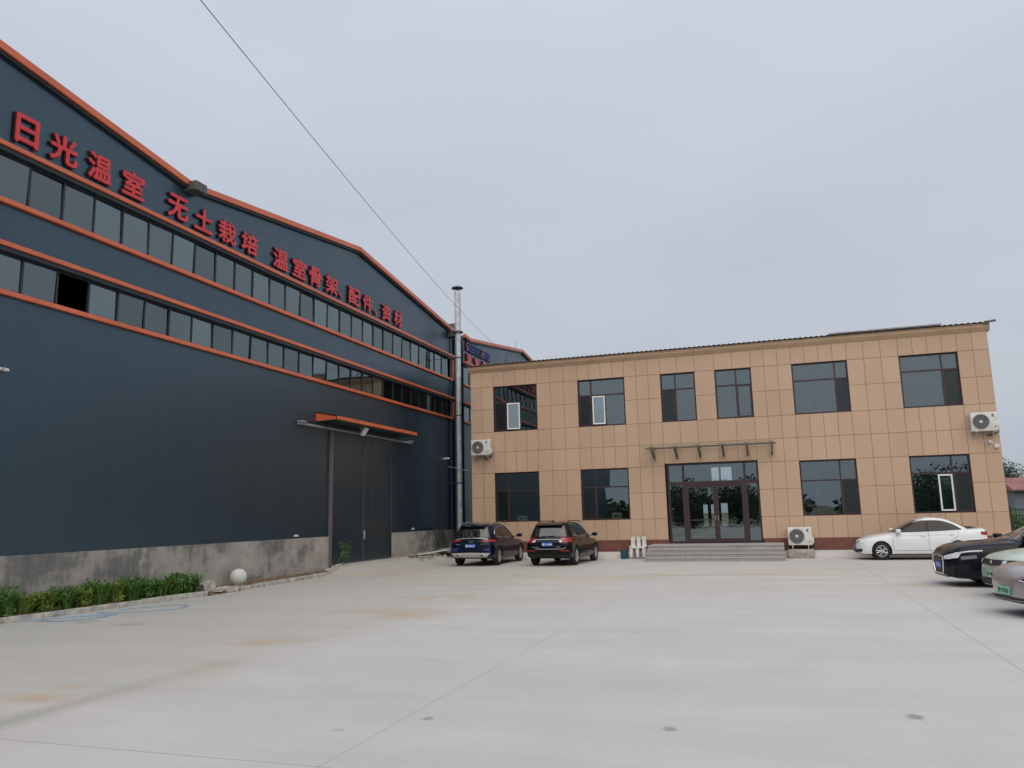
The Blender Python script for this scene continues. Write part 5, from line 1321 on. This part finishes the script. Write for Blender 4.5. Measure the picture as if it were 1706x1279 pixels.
for sg in (-1, 1):
    ax = '+y' if sg > 0 else '-y'
    c.patch('headlight', [(sg*.36, .575), (sg*.60, .575), (sg*.75, .62)], [(sg*.36, .635), (sg*.60, .69), (sg*.76, .73)], '+x', MT['lens'], 12, 5, .010)
    c.patch('taillight', [(sg*.45, .84), (sg*.72, .84)], [(sg*.45, .97), (sg*.72, .96)], '-x', MT['redlens'], 8, 4, .01)
    c.patch('taillight', [(-2.2, .83), (-2.02, .86)], [(-2.2, .95), (-2.02, .95)], ax, MT['redlens'], 6, 3, .008)
    b_ = c.patch('headlight_lamp', [(sg*.50, .60), (sg*.60, .61)], [(sg*.50, .66), (sg*.60, .68)], '+x', MT['black'], 4, 3, .014)
    c.patch('fog_grille', [(sg*.40, .27), (sg*.72, .30)], [(sg*.40, .37), (sg*.74, .40)], '+x', MT['black'], 8, 3, .012)
c.patch('grille', [(-.35, .57), (0, .56), (.35, .57)], [(-.36, .635), (0, .64), (.36, .635)], '+x', MT['black'], 12, 3, .010)
c.patch('lower_grille', [(-.42, .26), (0, .25), (.42, .26)], [(-.42, .38), (0, .38), (.42, .38)], '+x', MT['black'], 12, 3, .010)
g = MB(); c.line([(-.35, .603), (0, .603), (.35, .603)], '+x', .006, g, .014); g.build('chrome_strip', MT['chrome'], c.root, local=True)
c.plate(2.31, .44, '鲁Y·63W58', MT['plate_blue'], 1, MT['platetext'], 0)
b = MB(); b.tube([(-.75, 0, 1.46), (-.95, 0, 1.57)], .008, 6); b.build('antenna', MT['black'], c.root, local=True)

BIG = dict(top=[(-2.42, .80), (-2.38, .96), (-2.0, 1.05), (-1.2, 1.03), (.2, .98), (1.0, .96), (1.6, .915), (2.1, .84), (2.32, .74), (2.42, .60)],
           bot=[(-2.42, .40), (-2.2, .26), (-1.2, .17), (1.5, .17), (2.2, .19), (2.42, .24)],
           wid=[(-2.42, .64), (-2.3, .80), (-2.0, .88), (-1.2, .925), (1.3, .925), (1.95, .885), (2.25, .79), (2.42, .58)],
           cabin=[(.88, 1.30, -2.0, .87), (1.0, 1.02, -1.75, .85), (1.15, .66, -1.42, .78), (1.30, .30, -1.10, .70), (1.40, .02, -.82, .64), (1.445, -.15, -.6, .58)],
           wheels=(1.40, -1.45), wheel_r=.335, hw=.92, arch=.045, sq=5., crown=.035)
def nose_at(nx, ny, heading, Lf):      # place a car by the ground point under the middle of its nose
    return (nx-math.cos(heading)*Lf, ny-math.sin(heading)*Lf, 0)
def common_sedan(c, trim=2):
    c.wheels(5); c.mirrors(.82, 1.0, .86)
    c.side_windows([(.95, 1.0), (.3, 1.01), (-.6, 1.03), (-1.45, 1.08)], [(.95, 1.005), (.62, 1.16), (.30, 1.28), (-.15, 1.345), (-.6, 1.335), (-1.05, 1.24), (-1.45, 1.09)], [(.93, -.24), (-.30, -1.42)], trim)
    c.patch('windscreen', [(y_, 1.0) for y_ in (-.72, 0, .72)], [(y_, 1.38) for y_ in (-.56, 0, .56)], '+x', MT['windscreen'], 16, 8)
    c.patch('rear_window', [(y_, 1.08) for y_ in (-.66, 0, .66)], [(y_, 1.37) for y_ in (-.54, 0, .54)], '-x', MT['cglass_o'], 16, 8)
    c.seams([[(1.02, .35), (1.04, .6), (.95, 1.0)], [(-.27, .32), (-.27, 1.02)], [(-1.05, .62), (-1.3, .8), (-1.4, 1.06)], [(1.02, .33), (-.95, .33)]])
    c.handles([(-.08, .86), (-1.1, .89)])
# black sedan nose in on the right
hd = R(184)
c = Car('parked_car', nose_at(19.55, 22.55, hd, 2.54), hd, 'black sedan with a big framed grille and long white light strip, second row right', dict(BIG, paint=MT['pnavy'], top=[(-2.42, .80), (-2.38, .96), (-2.0, 1.05), (-1.2, 1.03), (.2, 1.0), (1.0, .985), (1.6, .96), (2.1, .905), (2.32, .82), (2.42, .68)]))
c.root.scale = (1.05, 1.04, 1.09)
common_sedan(c)
c.patch('grille', [(-.36, .28), (0, .27), (.36, .28)], [(-.45, .66), (0, .68), (.45, .66)], '+x', MT['black'], 14, 6, .012)
g = MB(); c.line([(-.36, .28), (-.45, .50), (-.43, .66), (0, .68), (.43, .66), (.45, .50), (.36, .28), (-.36, .28)], '+x', .016, g, .016)
for z_ in (.36, .43, .50, .57, .63): c.line([(-.40, z_), (0, z_), (.40, z_)], '+x', .004, g, .014)
g.build('grille_frame', MT['chrome'], c.root, local=True, smooth=True)
for sg in (-1, 1):
    ax = '+y' if sg > 0 else '-y'
    c.patch('headlight', [(sg*.50, .60), (sg*.68, .61), (sg*.80, .64)], [(sg*.50, .665), (sg*.68, .72), (sg*.82, .76)], '+x', MT['lens'], 12, 5, .012)
    g = MB(); c.line([(2.26, .735), (2.0, .775), (1.72, .79)], ax, .016, g, .012); g.build('light_strip', MT['lens'], c.root, local=True, smooth=True)  # pale bar shaping the hood seam highlight over the headlight top
    c.patch('fog_lamp', [(2.16, .60), (1.85, .63)], [(2.16, .67), (1.85, .70)], ax, mat('smoked_lens', (.16, .15, .18), .15, coat=1), 6, 3, .010)
    c.patch('air_intake', [(sg*.52, .26), (sg*.74, .28)], [(sg*.52, .44), (sg*.78, .46)], '+x', MT['black'], 6, 3, .010)
g = MB(); c.line([(-.6, .235), (0, .23), (.6, .235)], '+x', .012, g, .014); g.build('chrome_strip', MT['chrome'], c.root, local=True)
c.plate(2.445, .46, '鲁Y·Q8T16', MT['plate_blue'], 1, MT['platetext'], 0)
# pale green hatchback
EV = dict(BIG, top=[(-2.1, .86), (-2.06, 1.0), (-1.6, 1.08), (0, 1.05), (.9, 1.02), (1.5, .98), (1.95, .90), (2.12, .80), (2.2, .66)],
          bot=[(-2.1, .40), (-1.9, .28), (-1, .2), (1.3, .2), (2.0, .22), (2.2, .28)],
          wid=[(-2.1, .68), (-2.0, .82), (-1.7, .88), (-1.0, .91), (1.2, .91), (1.8, .87), (2.05, .76), (2.2, .56)],
          cabin=[(.92, 1.35, -2.0, .87), (1.06, 1.05, -1.95, .85), (1.25, .68, -1.85, .78), (1.42, .32, -1.72, .71), (1.52, .05, -1.55, .66), (1.57, -.15, -1.4, .6)],
          wheels=(1.38, -1.32), wheel_r=.33, hw=.905)
hd = R(188)
c = Car('parked_car', nose_at(20.02, 19.5, hd, 2.2), hd, 'pale green hatchback with a dark front light band between the black and silver cars', dict(EV, paint=MT['pmint']))
c.wheels(5); c.mirrors(.9, 1.06, .87)
c.side_windows([(1.0, 1.06), (.2, 1.07), (-1.0, 1.09), (-1.6, 1.14)], [(1.0, 1.065), (.62, 1.28), (.3, 1.40), (-.2, 1.46), (-1.0, 1.43), (-1.4, 1.33), (-1.6, 1.15)], [(.97, .02), (-.04, -.85), (-.9, -1.58)])
c.patch('windscreen', [(y_, 1.05) for y_ in (-.72, 0, .72)], [(y_, 1.49) for y_ in (-.58, 0, .58)], '+x', MT['windscreen'], 16, 8)
c.patch('light_band', [(-.80, .70), (-.4, .68), (0, .67), (.4, .68), (.80, .70)], [(-.82, .80), (-.4, .79), (0, .785), (.4, .79), (.82, .80)], '+x', MT['black'], 24, 4, .012)
for sg in (-1, 1):
    c.patch('headlight', [(sg*.50, .70), (sg*.62, .71)], [(sg*.50, .775), (sg*.62, .785)], '+x', MT['lens'], 6, 3, .018)
c.patch('lower_grille', [(-.62, .29), (0, .27), (.62, .29)], [(-.66, .40), (0, .40), (.66, .40)], '+x', MT['black'], 14, 3, .012)
g = MB(); c.line([(-.66, .265), (0, .25), (.66, .265)], '+x', .014, g, .012); g.build('chrome_strip', MT['dullsilver'], c.root, local=True, smooth=True)
h_ = c.hit(0, .73, '+x', .016); g = MB(); g.lathe([(.0, h_.x+.008), (.045, h_.x+.006), (.05, h_.x)], (0, 0, .73), 'x', 16); g.build('emblem', MT['chrome'], c.root, local=True)
c.plate(2.225, .49, '鲁YD63F18', MT['plate_green'], 1, MT['black'], 0)
# silver sedan, nearest, cut by the picture edge
hd = R(191)
SIL = dict(BIG, top=[(-2.42, .82), (-2.38, .98), (-2.0, 1.05), (-1.2, 1.03), (.2, .97), (1.0, .95), (1.6, .925), (2.1, .875), (2.34, .79), (2.45, .64)], bot=[(-2.42, .40), (-2.2, .26), (-1.2, .17), (1.5, .17), (2.2, .20), (2.45, .30)],
           wid=[(-2.42, .64), (-2.3, .80), (-2.0, .88), (-1.2, .93), (1.3, .93), (1.9, .885), (2.2, .79), (2.38, .62), (2.45, .42)])
c = Car('parked_car', nose_at(19.52, 16.45, hd, 2.45), hd, 'warm silver sedan with a smooth closed nose, nearest car at the right edge', dict(SIL, paint=MT['psilver']))
common_sedan(c, 1)
for sg in (-1, 1):
    c.patch('headlight', [(sg*.52, .635), (sg*.66, .62), (sg*.80, .655)], [(sg*.52, .645), (sg*.66, .69), (sg*.82, .70)], '+x', MT['black'], 12, 5, .012)
    g = MB(); c.line([(sg*.52, .64), (sg*.66, .615), (sg*.80, .65)], '+x', .009, g, .016); g.build('light_strip', MT['lens'], c.root, local=True, smooth=True)
c.patch('lower_grille', [(-.66, .25), (0, .235), (.66, .25)], [(-.70, .33), (0, .35), (.70, .33)], '+x', MT['black'], 14, 3, .012)
g = MB(); c.line([(-.64, .295), (0, .30), (.64, .295)], '+x', .006, g, .016); g.build('chrome_strip', MT['dullsilver'], c.root, local=True)
c.plate(2.47, .44, '鲁YF20587', MT['plate_green'], 1, MT['black'], 0)
